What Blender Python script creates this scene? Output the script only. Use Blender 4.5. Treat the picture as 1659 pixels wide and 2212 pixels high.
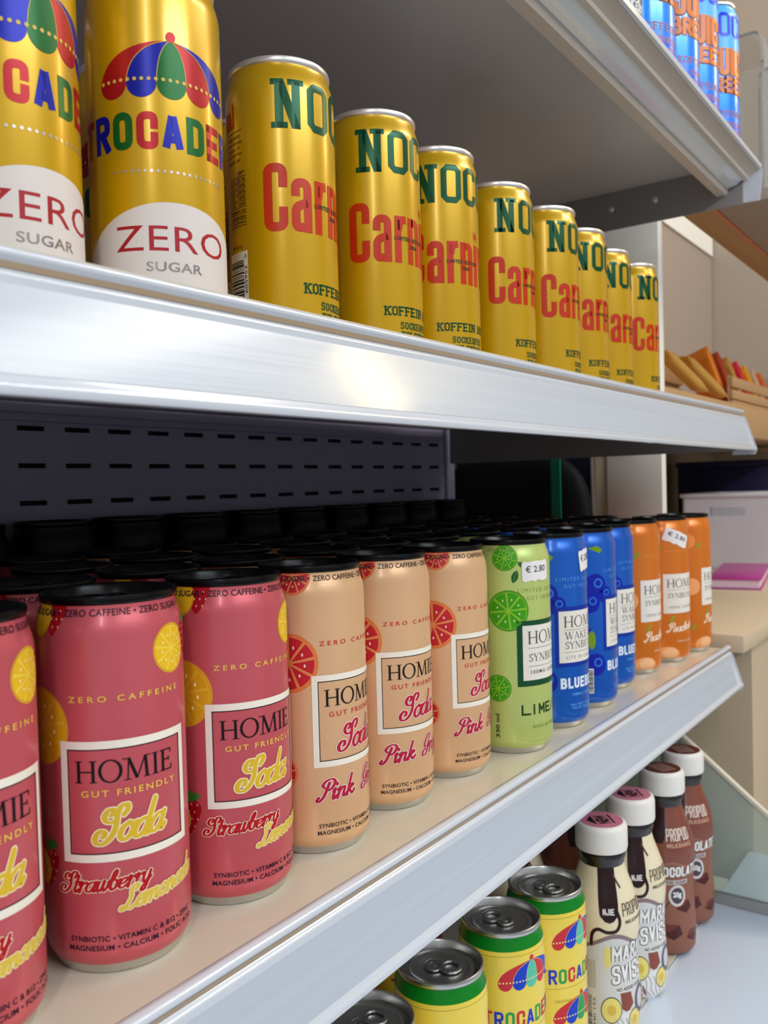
import bpy, bmesh, math, random
from mathutils import Vector, Matrix
from mathutils.geometry import tessellate_polygon
random.seed(7)
for o in list(bpy.data.objects): bpy.data.objects.remove(o)
SC = bpy.context.scene
COL = SC.collection
MM = 0.001
PI = math.pi

# ------------------------------------------------------------------ camera
W_PX, H_PX, F_PX = 1659.0, 2212.0, 1885.8
def make_camera():
    pit, yaw, rol = map(math.radians, (-1.70, 54.36, -1.55))
    fw = Vector((math.sin(yaw)*math.cos(pit), math.cos(yaw)*math.cos(pit), math.sin(pit)))
    r = Vector((math.cos(yaw), -math.sin(yaw), 0)); u = r.cross(fw)
    c, s = math.cos(rol), math.sin(rol)
    r2 = r*c + u*s; u2 = u*c - r*s
    cam = bpy.data.cameras.new('camera'); o = bpy.data.objects.new('camera', cam); COL.objects.link(o)
    m = Matrix(((r2.x, u2.x, -fw.x, -.1967), (r2.y, u2.y, -fw.y, -.2966), (r2.z, u2.z, -fw.z, .1846), (0, 0, 0, 1)))
    o.matrix_world = m
    cam.sensor_fit = 'HORIZONTAL'; cam.sensor_width = 36.0; cam.lens = 36.0*F_PX/W_PX
    cam.clip_start = .01; cam.clip_end = 50
    cam.dof.use_dof = True; cam.dof.focus_distance = .45; cam.dof.aperture_fstop = cam.lens/2.0
    SC.camera = o
make_camera()
# ------------------------------------------------------------------ world, lights, exposure
wd = bpy.data.worlds.new('shop_light'); SC.world = wd; wd.use_nodes = True
wd.node_tree.nodes['Background'].inputs[0].default_value = (.86, .915, 1.0, 1)
wd.node_tree.nodes['Background'].inputs[1].default_value = .40
def area(name, loc, target, sx, sy, power, col):
    l = bpy.data.lights.new(name, 'AREA'); l.shape = 'RECTANGLE'; l.size = sx; l.size_y = sy; l.energy = power; l.color = col
    o = bpy.data.objects.new(name, l); COL.objects.link(o); o.location = loc
    d = Vector(target) - Vector(loc); o.rotation_euler = d.to_track_quat('-Z', 'Y').to_euler()
    return o
# fluorescent ceiling tubes over the aisle, running along it, and warm spots further down
area('ceiling_tube_near', (.05, -2.0, 1.45), (.25, 0, .10), 1.6, .16, 23, (.86, .93, 1.0))
area('ceiling_tube_left', (-1.35, -1.15, 1.3), (.2, 0, .05), .14, 1.0, 7.5, (.95, .97, 1.0))
area('ceiling_tube_far', (1.75, -1.3, 1.8), (1.0, 0, .2), 1.4, .2, 16, (1.0, .95, .88))
area('ceiling_panel_back', (2.0, -.4, 2.3), (1.6, 0.1, .2), 1.0, .6, 12, (1.0, .93, .84))
area('warm_spot', (1.42, -.73, .97), (.1, -.075, .237), .07, .2, 1.6, (1.0, .78, .42))
SC.view_settings.view_transform = 'Standard'; SC.view_settings.look = 'None'
SC.view_settings.gamma = 1.0; SC.view_settings.exposure = 0.35
try: SC.view_settings.use_curve_mapping = False
except Exception: pass

# ------------------------------------------------------------------ materials
def lin(h):
    h = h.lstrip('#'); c = [int(h[i:i+2], 16)/255 for i in (0, 2, 4)]
    return tuple((x/12.92 if x <= .04045 else ((x+.055)/1.055)**2.4) for x in c) + (1.0,)
MATS = {}
def mat(name, hexc, rough=.4, metal=0.0, coat=0.0, bump=0.0, bscale=(400, 400, 400), var=0.0, trans=0.0, ior=1.45, alpha=1.0, spec=.5, vscale=None, bdist=.0004):
    if name in MATS: return MATS[name]
    m = bpy.data.materials.new(name); m.use_nodes = True; nt = m.node_tree; b = nt.nodes['Principled BSDF']
    b.inputs['Base Color'].default_value = lin(hexc); b.inputs['Roughness'].default_value = rough
    b.inputs['Metallic'].default_value = metal; b.inputs['Coat Weight'].default_value = coat; b.inputs['Coat Roughness'].default_value = .12
    b.inputs['Transmission Weight'].default_value = trans; b.inputs['IOR'].default_value = ior; b.inputs['Alpha'].default_value = alpha
    b.inputs['Specular IOR Level'].default_value = spec
    m.diffuse_color = lin(hexc)
    tc = nt.nodes.new('ShaderNodeTexCoord')
    def noise(sc, det):
        mp = nt.nodes.new('ShaderNodeMapping'); mp.inputs['Scale'].default_value = sc
        nz = nt.nodes.new('ShaderNodeTexNoise'); nz.inputs['Scale'].default_value = 1.0; nz.inputs['Detail'].default_value = det
        nt.links.new(tc.outputs['Object'], mp.inputs['Vector']); nt.links.new(mp.outputs['Vector'], nz.inputs['Vector'])
        return nz
    if bump:
        nz = noise(bscale, 3); bp = nt.nodes.new('ShaderNodeBump'); bp.inputs['Strength'].default_value = bump; bp.inputs['Distance'].default_value = bdist
        nt.links.new(nz.outputs['Fac'], bp.inputs['Height']); nt.links.new(bp.outputs['Normal'], b.inputs['Normal'])
    if var:
        nz = noise(vscale or bscale, 4); mx = nt.nodes.new('ShaderNodeMix'); mx.data_type = 'RGBA'
        c = lin(hexc); mx.inputs[6].default_value = tuple(x*(1-var) for x in c[:3])+(1,); mx.inputs[7].default_value = tuple(min(1, x*(1+var)) for x in c[:3])+(1,)
        nt.links.new(nz.outputs['Fac'], mx.inputs[0]); nt.links.new(mx.outputs[2], b.inputs['Base Color'])
    MATS[name] = m
    return m
def ink(hexc, rough=.4, metal=0.0): return mat('ink_%s_%d_%d' % (hexc, int(rough*100), int(metal*100)), hexc, rough, metal, var=.03, vscale=(900, 900, 900), spec=.3)

# ------------------------------------------------------------------ object helpers
def link(name, me, parent=None, loc=(0, 0, 0), rot=(0, 0, 0)):
    o = bpy.data.objects.new(name, me); COL.objects.link(o); o.location = loc; o.rotation_euler = rot
    if parent: o.parent = parent
    return o
def tag(o, label=None, cat=None, group=None, kind=None):
    if label: o['label'] = label
    if cat: o['category'] = cat
    if group: o['group'] = group
    if kind: o['kind'] = kind
    return o
def empty(name, loc=(0, 0, 0), rz=0.0):
    o = bpy.data.objects.new(name, None); COL.objects.link(o); o.location = loc; o.rotation_euler = (0, 0, rz); o.empty_display_size = .02
    return o
def finish(bm, name, mats, smooth=True, angle=None):
    me = bpy.data.meshes.new(name); bm.to_mesh(me); bm.free()
    for m in (mats if isinstance(mats, (list, tuple)) else [mats]): me.materials.append(m)
    for p in me.polygons: p.use_smooth = smooth
    if smooth and angle:
        me.set_sharp_from_angle(angle=math.radians(angle))
    return me
def lathe(name, prof, m, seg=96, scale=MM, angle=35, ribs=None):
    """prof: list of (r, z) in mm, bottom to top"""
    bm = bmesh.new(); rings = []
    for k, (r, z) in enumerate(prof):
        if r < 1e-6: rings.append([bm.verts.new((0, 0, z*scale))]); continue
        ring = []
        for i in range(seg):
            a = 2*PI*i/seg; rr = r
            if ribs and ribs[0] <= k <= ribs[1]: rr = r + (ribs[2] if i % 2 else -ribs[2])
            ring.append(bm.verts.new((rr*math.cos(a)*scale, rr*math.sin(a)*scale, z*scale)))
        rings.append(ring)
    for a, b in zip(rings[:-1], rings[1:]):
        for i in range(seg):
            j = (i+1) % seg
            if len(a) == 1 and len(b) == 1: continue
            if len(a) == 1: bm.faces.new((a[0], b[j], b[i]))
            elif len(b) == 1: bm.faces.new((a[i], a[j], b[0]))
            else: bm.faces.new((a[i], a[j], b[j], b[i]))
    return finish(bm, name, m, True, angle)
def box_bm(bm, lo, hi, bev=0.0, mi=0):
    vs = [bm.verts.new((x, y, z)) for x in (lo[0], hi[0]) for y in (lo[1], hi[1]) for z in (lo[2], hi[2])]
    fs = [bm.faces.new([vs[i] for i in q]) for q in ((0, 1, 3, 2), (4, 6, 7, 5), (0, 4, 5, 1), (2, 3, 7, 6), (0, 2, 6, 4), (1, 5, 7, 3))]
    for f in fs: f.material_index = mi
    if bev:
        es = list({e for f in fs for e in f.edges})
        bmesh.ops.bevel(bm, geom=es, offset=bev, segments=2, affect='EDGES', profile=.5)
def box(name, lo, hi, m, parent=None, bev=0.0, smooth=False):
    bm = bmesh.new(); lo = [c*MM for c in lo]; hi = [c*MM for c in hi]
    box_bm(bm, lo, hi, bev*MM)
    return link(name, finish(bm, name, m, bev > 0, 40 if bev > 0 else None), parent)
def extrude_x(name, prof, x0, x1, m, parent=None, closed=True, caps=True, angle=30):
    """prof: (y, z) mm polygon extruded along x"""
    bm = bmesh.new()
    A = [bm.verts.new((x0*MM, y*MM, z*MM)) for y, z in prof]; B = [bm.verts.new((x1*MM, y*MM, z*MM)) for y, z in prof]
    n = len(prof)
    for i in range(n if closed else n-1):
        j = (i+1) % n; bm.faces.new((A[i], A[j], B[j], B[i]))
    if closed and caps: bm.faces.new(A[::-1]); bm.faces.new(B)
    bmesh.ops.recalc_face_normals(bm, faces=bm.faces)
    return link(name, finish(bm, name, m, True, angle), parent)
def tube(name, pts, r, m, parent=None, seg=10, closed=False):
    bm = bmesh.new(); rings = []; n = len(pts); P = [Vector(p)*MM for p in pts]
    for i, p in enumerate(P):
        t = (P[(i+1) % n]-P[i-1]) if closed else (P[min(i+1, n-1)]-P[max(i-1, 0)])
        t.normalize(); a = t.orthogonal() if abs(t.z) > .95 else t.cross(Vector((0, 0, 1))); a.normalize(); b = t.cross(a)
        rings.append([bm.verts.new(p+(a*math.cos(2*PI*k/seg)+b*math.sin(2*PI*k/seg))*r*MM) for k in range(seg)])
    for i in range(n if closed else n-1):
        A, B = rings[i], rings[(i+1) % n]
        for k in range(seg): bm.faces.new((A[k], A[(k+1) % seg], B[(k+1) % seg], B[k]))
    if not closed: bm.faces.new(rings[0][::-1]); bm.faces.new(rings[-1])
    bmesh.ops.recalc_face_normals(bm, faces=bm.faces)
    return link(name, finish(bm, name, m, True, 50), parent)

def thicken(bm, d):
    g = bmesh.ops.extrude_face_region(bm, geom=bm.faces[:])
    for v in [e for e in g['geom'] if isinstance(e, bmesh.types.BMVert)]: v.co += Vector(d)*MM
    bmesh.ops.recalc_face_normals(bm, faces=bm.faces)
# ------------------------------------------------------------------ flat print: shapes in (u, v) mm, later wrapped round a turned body
_txt = {}
def font_tris(s, bold=0.0, spacing=1.0):
    key = (s, bold, spacing)
    if key in _txt: return _txt[key]
    cu = bpy.data.curves.new('lettering', 'FONT'); cu.body = s; cu.size = 1.0; cu.offset = bold; cu.space_character = spacing; cu.resolution_u = 3; cu.fill_mode = 'FRONT'
    o = bpy.data.objects.new('lettering', cu); COL.objects.link(o)
    dg = bpy.context.evaluated_depsgraph_get(); ev = o.evaluated_get(dg); me = ev.to_mesh()
    me.calc_loop_triangles()
    tris = [[(me.vertices[i].co.x, me.vertices[i].co.y) for i in t.vertices] for t in me.loop_triangles]
    ev.to_mesh_clear(); bpy.data.objects.remove(o); bpy.data.curves.remove(cu)
    _txt[key] = tris
    return tris
def catmull(pts, n=6, closed=False):
    out = []; N = len(pts)
    for i in range(N if closed else N-1):
        if closed: p0, p1, p2, p3 = pts[i-1], pts[i], pts[(i+1) % N], pts[(i+2) % N]
        else: p0, p1, p2, p3 = pts[max(i-1, 0)], pts[i], pts[i+1], pts[min(i+2, N-1)]
        for k in range(n):
            t = k/n; t2 = t*t; t3 = t2*t
            out.append(tuple(.5*((2*b)+(-a+c)*t+(2*a-5*b+4*c-d)*t2+(-a+3*b-3*c+d)*t3) for a, b, c, d in zip(p0, p1, p2, p3)))
    if not closed: out.append(tuple(pts[-1]))
    return out
def roundpoly(pts, r, closed=False, n=4):
    if r <= 0: return list(pts)
    out = []; N = len(pts)
    for i, p in enumerate(pts):
        if not closed and i in (0, N-1): out.append(p); continue
        a, c = pts[i-1], pts[(i+1) % N]
        da = math.hypot(a[0]-p[0], a[1]-p[1]); dc = math.hypot(c[0]-p[0], c[1]-p[1]); q = min(r, da*.5, dc*.5)
        A = (p[0]+(a[0]-p[0])*q/da, p[1]+(a[1]-p[1])*q/da); C = (p[0]+(c[0]-p[0])*q/dc, p[1]+(c[1]-p[1])*q/dc)
        for k in range(n+1):
            t = k/n; out.append(tuple((1-t)**2*A[j]+2*t*(1-t)*p[j]+t*t*C[j] for j in (0, 1)))
    return out
class Flat:
    def __init__(s): s.f = []; s.m = []; s.xf = lambda p: p
    def mi(s, m):
        if m not in s.m: s.m.append(m)
        return s.m.index(m)
    def poly(s, pts, m, L=0):
        pts = [s.xf(p) for p in pts]
        if len(pts) > 4:
            for t in tessellate_polygon([[Vector((p[0], p[1], 0)) for p in pts]]): s.f.append(([pts[i] for i in t], s.mi(m), L))
        else: s.f.append((pts, s.mi(m), L))
    def rect(s, u0, v0, u1, v1, m, L=0): s.poly([(u0, v0), (u1, v0), (u1, v1), (u0, v1)], m, L)
    def ellipse(s, c, rx, ry, m, L=0, n=36, a0=0.0, a1=2*PI):
        P = [(c[0]+rx*math.cos(a0+(a1-a0)*i/n), c[1]+ry*math.sin(a0+(a1-a0)*i/n)) for i in range(n+1)]
        for i in range(n): s.poly([c, P[i], P[i+1]], m, L)
    def strip(s, A, B, m, L=0, closed=False):
        n = len(A)
        for i in range(n if closed else n-1):
            j = (i+1) % n; s.poly([A[i], A[j], B[j], B[i]], m, L)
    def ring(s, c, rx, ry, qx, qy, m, L=0, n=40):
        e = lambda a, b: [(c[0]+a*math.cos(2*PI*i/n), c[1]+b*math.sin(2*PI*i/n)) for i in range(n)]
        s.strip(e(rx, ry), e(qx, qy), m, L, True)
    def frame(s, u0, v0, u1, v1, t, m, L=0):
        s.rect(u0, v0, u1, v0+t, m, L); s.rect(u0, v1-t, u1, v1, m, L); s.rect(u0, v0+t, u0+t, v1-t, m, L); s.rect(u1-t, v0+t, u1, v1-t, m, L)
    def stroke(s, pts, w, m, L=0, closed=False, cap='round', extra=0.0):
        """w: number or function(direction) -> width"""
        q_ = [pts[0]]
        for p in pts[1:]:
            if math.hypot(p[0]-q_[-1][0], p[1]-q_[-1][1]) > 1e-4: q_.append(p)
        if closed and math.hypot(q_[0][0]-q_[-1][0], q_[0][1]-q_[-1][1]) < 1e-4: q_.pop()
        pts = q_; n = len(pts)
        if n < 2: return
        Lf, Rt = [], []
        for i, p in enumerate(pts):
            a = pts[i-1] if (i or closed) else p; b = pts[(i+1) % n] if (i < n-1 or closed) else p
            dx, dy = b[0]-a[0], b[1]-a[1]; l = math.hypot(dx, dy) or 1e-9; dx /= l; dy /= l
            hw = ((w(dx, dy) if callable(w) else w)+extra)*.5
            # mitre
            if 0 < i < n-1 or closed:
                q = pts[i-1]; ex, ey = p[0]-q[0], p[1]-q[1]; l2 = math.hypot(ex, ey) or 1e-9
                cs = abs((ex*dx+ey*dy)/l2); hw /= max(cs, .6)
            Lf.append((p[0]-dy*hw, p[1]+dx*hw)); Rt.append((p[0]+dy*hw, p[1]-dx*hw))
            if cap == 'round' and not closed and i in (0, n-1): s.ellipse(p, hw, hw, m, L, 12)
        s.strip(Rt, Lf, m, L, closed)
    def text(s, txt, u0, u1, v0, v1, m, L=2, bold=0.0, spacing=1.0, rot=0, slope=0.0):
        T = font_tris(txt, bold, spacing)
        xs = [p[0] for t in T for p in t]; ys = [p[1] for t in T for p in t]
        x0, x1, y0, y1 = min(xs), max(xs), min(ys), max(ys)
        for t in T:
            q = []
            for p in t:
                a = (p[0]-x0)/(x1-x0); b = (p[1]-y0)/(y1-y0)
                if rot: q.append((u1-(u1-u0)*b, v0+(v1-v0)*a))
                else: q.append((u0+(u1-u0)*a, v0+(v1-v0)*b+slope*a))
            s.poly(q, m, L)
    # block capitals: centre-line strokes in a w x h box with stroke t
    def block(s, ch, u, v, w, h, t, m, L=2, slab=False, extra=0.0):
        g = BLOCK.get(ch)
        if not g: return
        rad = g[0]*w*.5
        X = lambda p: (u+t/2+p[0]*(w-t), v+t/2+p[1]*(h-t))
        for st in g[1:]:
            closed = st[-1] == 'c'; P = [X(p) for p in (st[:-1] if closed else st)]
            if rad > 0 or closed: s.stroke(roundpoly(P, rad, closed), t, m, L, closed, cap='', extra=extra)
            if rad <= 0:
                for a, b in zip(P[:-1], P[1:]):
                    dx, dy = b[0]-a[0], b[1]-a[1]; l = math.hypot(dx, dy); e = t*.5
                    if abs(dx) > 1e-6 and abs(dy) > 1e-6: e = t*.15
                    dx *= e/l; dy *= e/l
                    s.stroke([(a[0]-dx, a[1]-dy), (b[0]+dx, b[1]+dy)], t, m, L, cap='', extra=extra)
            else:
                if not closed:
                    for a, b in ((P[0], P[1]), (P[-1], P[-2])):
                        dx, dy = a[0]-b[0], a[1]-b[1]; l = math.hypot(dx, dy); s.stroke([a, (a[0]+dx/l*t*.5, a[1]+dy/l*t*.5)], t, m, L, cap='', extra=extra)
        if slab:
            for p in SLAB.get(ch, ()):
                x, y = X(p); e = t*1.15; s.rect(x-e, y-t*.5+(.0), x+e, y+t*.5*(.6 if 1 else 1), m, L)
    def word(s, txt, u, v, w, h, t, gap, m, L=2, slab=False, cols=None, slope=0.0, extra=0.0):
        for i, ch in enumerate(txt):
            ww = w*{'I': t/w, '1': .55, 'M': 1.35, 'W': 1.4, ' ': .45, 'L': .88, 'Y': 1.0}.get(ch, 1.0)
            if ch == 'I' and slab: ww = w*.55
            s.block(ch, u, v+slope*u, ww, h, t, cols[i] if cols else m, L, slab, extra)
            u += ww+gap
        return u
    def script(s, txt, u, v, xh, w, m, L=2, slope=0.0, halo=None, hw=1.0, slant=.32, hL=1, sq=1.0):
        for ch in txt:
            g = SCRIPT.get(ch)
            if not g: u += xh*.6; continue
            for st in g[1:]:
                P = catmull(st, 5)
                Q = [(u+(p[0]*sq+p[1]*slant)*xh, v+p[1]*xh+slope*(u+p[0]*xh)) for p in P]
                pen = lambda dx, dy: w*(.40+.60*abs(dy))
                if halo is not None: s.stroke(Q, pen, halo, hL, extra=hw)
                s.stroke(Q, pen, m, L)
            u += g[0]*xh*sq
        return u
    def serif(s, txt, u, v, h, m, L=2, gap=.12, sq=1.0):
        for ch in txt:
            g = SERIF.get(ch)
            if not g: u += h*.4; continue
            X = lambda p: (u+p[0]*h*sq, v+p[1]*h)
            for k, a in g[1:]:
                if k == 'o': s.ring(X(a[0]), a[1]*h*sq, a[2]*h, a[3]*h*sq, a[4]*h, m, L)
                elif k == 'c': s.stroke([X(p) for p in catmull(a, 5)], lambda dx, dy: h*(.045+.085*abs(dy)), m, L)
                elif k == 't': s.stroke([X(p) for p in a], h*.14, m, L, cap='')
                elif k == 'n': s.stroke([X(p) for p in a], h*.06, m, L, cap='')
                elif k == 's':
                    x, y = X(a); y += (h*.02 if a[1] < .5 else -h*.02); s.rect(x-h*.17*sq, y-h*.02, x+h*.17*sq, y+h*.02, m, L)
            u += (g[0]+gap)*h*sq
        return u
    def build(s, name, rad, R, parent=None, du=1.5, step=.045, base=.05, vcuts=()):
        bm = bmesh.new()
        for pts, mi, L in s.f:
            ar = sum(pts[i][0]*pts[(i+1) % len(pts)][1]-pts[(i+1) % len(pts)][0]*pts[i][1] for i in range(len(pts)))
            if abs(ar) < 1e-7: continue
            if ar < 0: pts = pts[::-1]
            f = bm.faces.new([bm.verts.new((p[0], p[1], base+L*step)) for p in pts]); f.material_index = mi
        us = [v.co.x for v in bm.verts]; vs = [v.co.y for v in bm.verts]
        k0, k1 = math.ceil(min(us)/du), math.floor(max(us)/du)
        for k in range(k0, k1+1):
            bmesh.ops.bisect_plane(bm, geom=bm.verts[:]+bm.edges[:]+bm.faces[:], dist=1e-6, plane_co=(k*du, 0, 0), plane_no=(1, 0, 0))
        for c in vcuts:
            if min(vs) < c < max(vs):
                bmesh.ops.bisect_plane(bm, geom=bm.verts[:]+bm.edges[:]+bm.faces[:], dist=1e-6, plane_co=(0, c, 0), plane_no=(0, 1, 0))
        bmesh.ops.remove_doubles(bm, verts=bm.verts, dist=1e-5)
        for v in bm.verts:
            a = v.co.x/R; r = rad(v.co.y)+v.co.z
            v.co = (r*math.cos(a)*MM, r*math.sin(a)*MM, v.co.y*MM)
        me = finish(bm, name, s.m, True)
        return me

BLOCK = {  # rounding, strokes
 'T': (0, [(0, 1), (1, 1)], [(.5, 1), (.5, 0)]), 'R': (.6, [(0, 0), (0, 1)], [(0, 1), (1, 1), (1, .48), (0, .48)], [(.5, .48), (1, 0)]),
 'O': (.95, [(0, 0), (0, 1), (1, 1), (1, 0), 'c']), 'C': (.95, [(1, .68), (1, 1), (0, 1), (0, 0), (1, 0), (1, .32)]),
 'A': (0, [(0, 0), (.45, 1)], [(1, 0), (.55, 1)], [(.25, .26), (.75, .26)]), 'D': (.7, [(0, 0), (0, 1)], [(0, 1), (1, 1), (1, 0), (0, 0)]),
 'E': (0, [(1, 1), (0, 1), (0, 0), (1, 0)], [(0, .5), (.8, .5)]), 'B': (.6, [(0, 0), (0, 1)], [(0, 1), (.92, 1), (.92, .53), (0, .53)], [(0, .53), (1, .53), (1, 0), (0, 0)]),
 'L': (0, [(0, 1), (0, 0), (1, 0)]), 'U': (.95, [(0, 1), (0, 0), (1, 0), (1, 1)]), 'Y': (0, [(0, 1), (.5, .45)], [(1, 1), (.5, .45)], [(.5, .45), (.5, 0)]),
 'J': (.9, [(0, .3), (0, 0), (1, 0), (1, 1)]), 'I': (0, [(.5, 0), (.5, 1)]), 'Z': (0, [(0, 1), (1, 1)], [(1, 1), (0, 0)], [(0, 0), (1, 0)]),
 'K': (0, [(0, 0), (0, 1)], [(0, .45), (1, 1)], [(.35, .6), (1, 0)]), 'F': (0, [(0, 0), (0, 1), (1, 1)], [(0, .52), (.75, .52)]),
 'N': (0, [(0, 0), (0, 1)], [(0, 1), (1, 0)], [(1, 0), (1, 1)]), 'S': (.95, [(1, .86), (1, 1), (0, 1), (0, .53), (1, .53), (1, 0), (0, 0), (0, .14)]),
 'H': (0, [(0, 0), (0, 1)], [(1, 0), (1, 1)], [(0, .5), (1, .5)]), 'M': (0, [(0, 0), (0, 1)], [(1, 0), (1, 1)], [(0, 1), (.5, .3)], [(1, 1), (.5, .3)]),
 'P': (.7, [(0, 0), (0, 1)], [(0, 1), (1, 1), (1, .45), (0, .45)]), 'G': (.95, [(1, .7), (1, 1), (0, 1), (0, 0), (1, 0), (1, .48), (.55, .48)]),
 'V': (0, [(0, 1), (.5, 0)], [(1, 1), (.5, 0)]), 'W': (0, [(0, 1), (.25, 0)], [(.25, 0), (.5, .8)], [(.5, .8), (.75, 0)], [(.75, 0), (1, 1)]),
 '1': (0, [(.5, 0), (.5, 1)]), '8': (.95, [(0, 0), (0, 1), (1, 1), (1, 0), 'c'], [(0, .52), (1, .52)]), '0': (.95, [(0, 0), (0, 1), (1, 1), (1, 0), 'c']),
 '2': (.8, [(0, .7), (0, 1), (1, 1), (1, .5), (0, 0), (1, 0)])}
SLAB = {'K': ((0, 0), (0, 1), (1, 0), (1, 1)), 'F': ((0, 0), (0, 1)), 'E': ((0, 0), (0, 1)), 'I': ((.5, 0), (.5, 1)), 'N': ((0, 0), (0, 1), (1, 1)), 'R': ((0, 0), (1, 0)),
        'L': ((0, 0), (0, 1)), 'Y': ((0, 1), (1, 1), (.5, 0)), 'A': ((0, 0), (1, 0)), 'D': (), 'M': ((0, 0), (1, 0)), '1': ((.5, 0),)}
SCRIPT = {  # advance, strokes in x-heights
 'o': (.86, [(.45, 1), (.12, .75), (.08, .3), (.38, 0), (.72, .25), (.76, .72), (.45, 1), (.6, .85), (.95, .95)]),
 'a': (1.02, [(.82, .85), (.5, 1), (.12, .7), (.08, .25), (.35, 0), (.65, .2), (.85, .75)], [(.88, 1), (.78, .3), (.9, 0), (1.12, .25)]),
 'd': (1.02, [(.82, .8), (.5, 1), (.12, .7), (.08, .25), (.35, 0), (.65, .2), (.85, .75)], [(.92, 2.0), (.84, 1), (.78, .3), (.92, 0), (1.14, .25)]),
 'e': (.78, [(.1, .42), (.5, .5), (.72, .78), (.48, 1), (.14, .7), (.1, .25), (.4, 0), (.9, .35)]),
 'n': (1.0, [(.0, .8), (.15, 1), (.16, .5), (.14, 0)], [(.16, .5), (.4, .95), (.68, .9), (.66, .3), (.8, 0), (1.05, .3)]),
 'm': (1.5, [(.0, .8), (.15, 1), (.16, .5), (.14, 0)], [(.16, .5), (.4, .95), (.62, .9), (.62, .4), (.6, 0)], [(.62, .5), (.88, .95), (1.14, .9), (1.12, .3), (1.28, 0), (1.52, .3)]),
 'r': (.72, [(.0, .75), (.18, 1.08), (.22, .6), (.18, 0)], [(.22, .55), (.42, .98), (.62, .9), (.7, 1.0)]),
 't': (.62, [(.36, 1.7), (.28, .9), (.24, .25), (.4, 0), (.66, .3)], [(.04, 1.05), (.34, 1.02), (.62, 1.1)]),
 'w': (1.2, [(.0, .8), (.14, 1), (.12, .3), (.3, 0), (.55, .3), (.62, 1)], [(.62, 1), (.62, .3), (.8, 0), (1.05, .4), (1.08, .95), (1.25, .85)]),
 'b': (.86, [(.05, .6), (.38, 1.5), (.32, 1.95), (.12, 1.6), (.1, .5), (.3, 0), (.62, .2), (.68, .7), (.5, .95), (.75, .85), (.9, .95)]),
 'y': (.92, [(.0, .8), (.14, 1), (.12, .35), (.3, 0), (.6, .3), (.72, 1)], [(.72, 1), (.68, .1), (.5, -.7), (.22, -.8), (.2, -.45), (.6, .0), (.95, .4)]),
 'i': (.5, [(.02, .8), (.16, 1), (.14, .3), (.26, 0), (.5, .3)], [(.24, 1.42), (.25, 1.5)]),
 'k': (.92, [(.2, 2), (.16, 1), (.12, 0)], [(.16, .4), (.5, .95), (.66, .75), (.3, .5), (.6, .1), (.74, 0), (.95, .3)]),
 'c': (.74, [(.7, .78), (.48, 1), (.14, .7), (.1, .25), (.4, 0), (.85, .35)]),
 'h': (.98, [(.05, .6), (.38, 1.5), (.32, 1.95), (.14, 1.6), (.12, 0)], [(.14, .5), (.38, .95), (.66, .9), (.64, .3), (.78, 0), (1.02, .3)]),
 'l': (.5, [(.05, .5), (.42, 1.5), (.34, 1.95), (.14, 1.6), (.14, .3), (.3, 0), (.52, .3)]),
 'p': (.92, [(.0, .8), (.16, 1), (.16, .2), (.1, -.8)], [(.16, .5), (.42, 1), (.72, .7), (.6, .15), (.35, 0), (.2, .2)]),
 'f': (.55, [(.05, .4), (.45, 1.5), (.35, 1.95), (.2, 1.4), (.16, 0), (.08, -.7), (.3, -.5), (.4, .1), (.6, .3)]),
 'u': (1.0, [(.0, .8), (.14, 1), (.12, .3), (.3, 0), (.6, .3), (.7, 1)], [(.7, 1), (.66, .3), (.8, 0), (1.02, .3)]),
 'S': (1.3, [(1.24, 1.52), (1.4, 1.8), (1.26, 2.1), (.98, 2.06), (.84, 1.7), (.92, 1.2), (.96, .7), (.8, .22), (.42, -.06), (.02, .06), (-.1, .42), (.1, .72), (.38, .62), (.4, .38), (.24, .34)],
       [(.9, 1.3), (.66, 1.16), (.3, 1.26), (.1, 1.56), (.22, 1.9), (.5, 1.94), (.6, 1.7), (.46, 1.58)]),
 'L': (1.25, [(.86, 1.62), (1.02, 1.9), (.8, 2.12), (.5, 1.9), (.52, 1.45), (.62, 1.1), (.45, .45), (.12, .02), (-.08, .14), (.04, .36), (.4, .18), (.8, -.02), (1.2, .3)]),
 'P': (1.25, [(.66, 1.75), (.58, 1.1), (.45, .4), (.15, -.02), (-.08, .12), (.02, .4)], [(.3, 1.35), (.08, 1.6), (.3, 2.0), (.8, 2.12), (1.2, 1.8), (1.12, 1.3), (.8, 1.0), (.5, 1.12)]),
 'G': (1.3, [(1.05, 1.6), (1.12, 1.95), (.8, 2.12), (.35, 1.8), (.15, 1.2), (.35, .75), (.75, .85), (1.0, 1.25)], [(1.02, 1.3), (.95, .6), (.65, -.05), (.2, -.1), (.02, .3), (.3, .55), (.75, .45), (1.3, .7)])}
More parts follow.
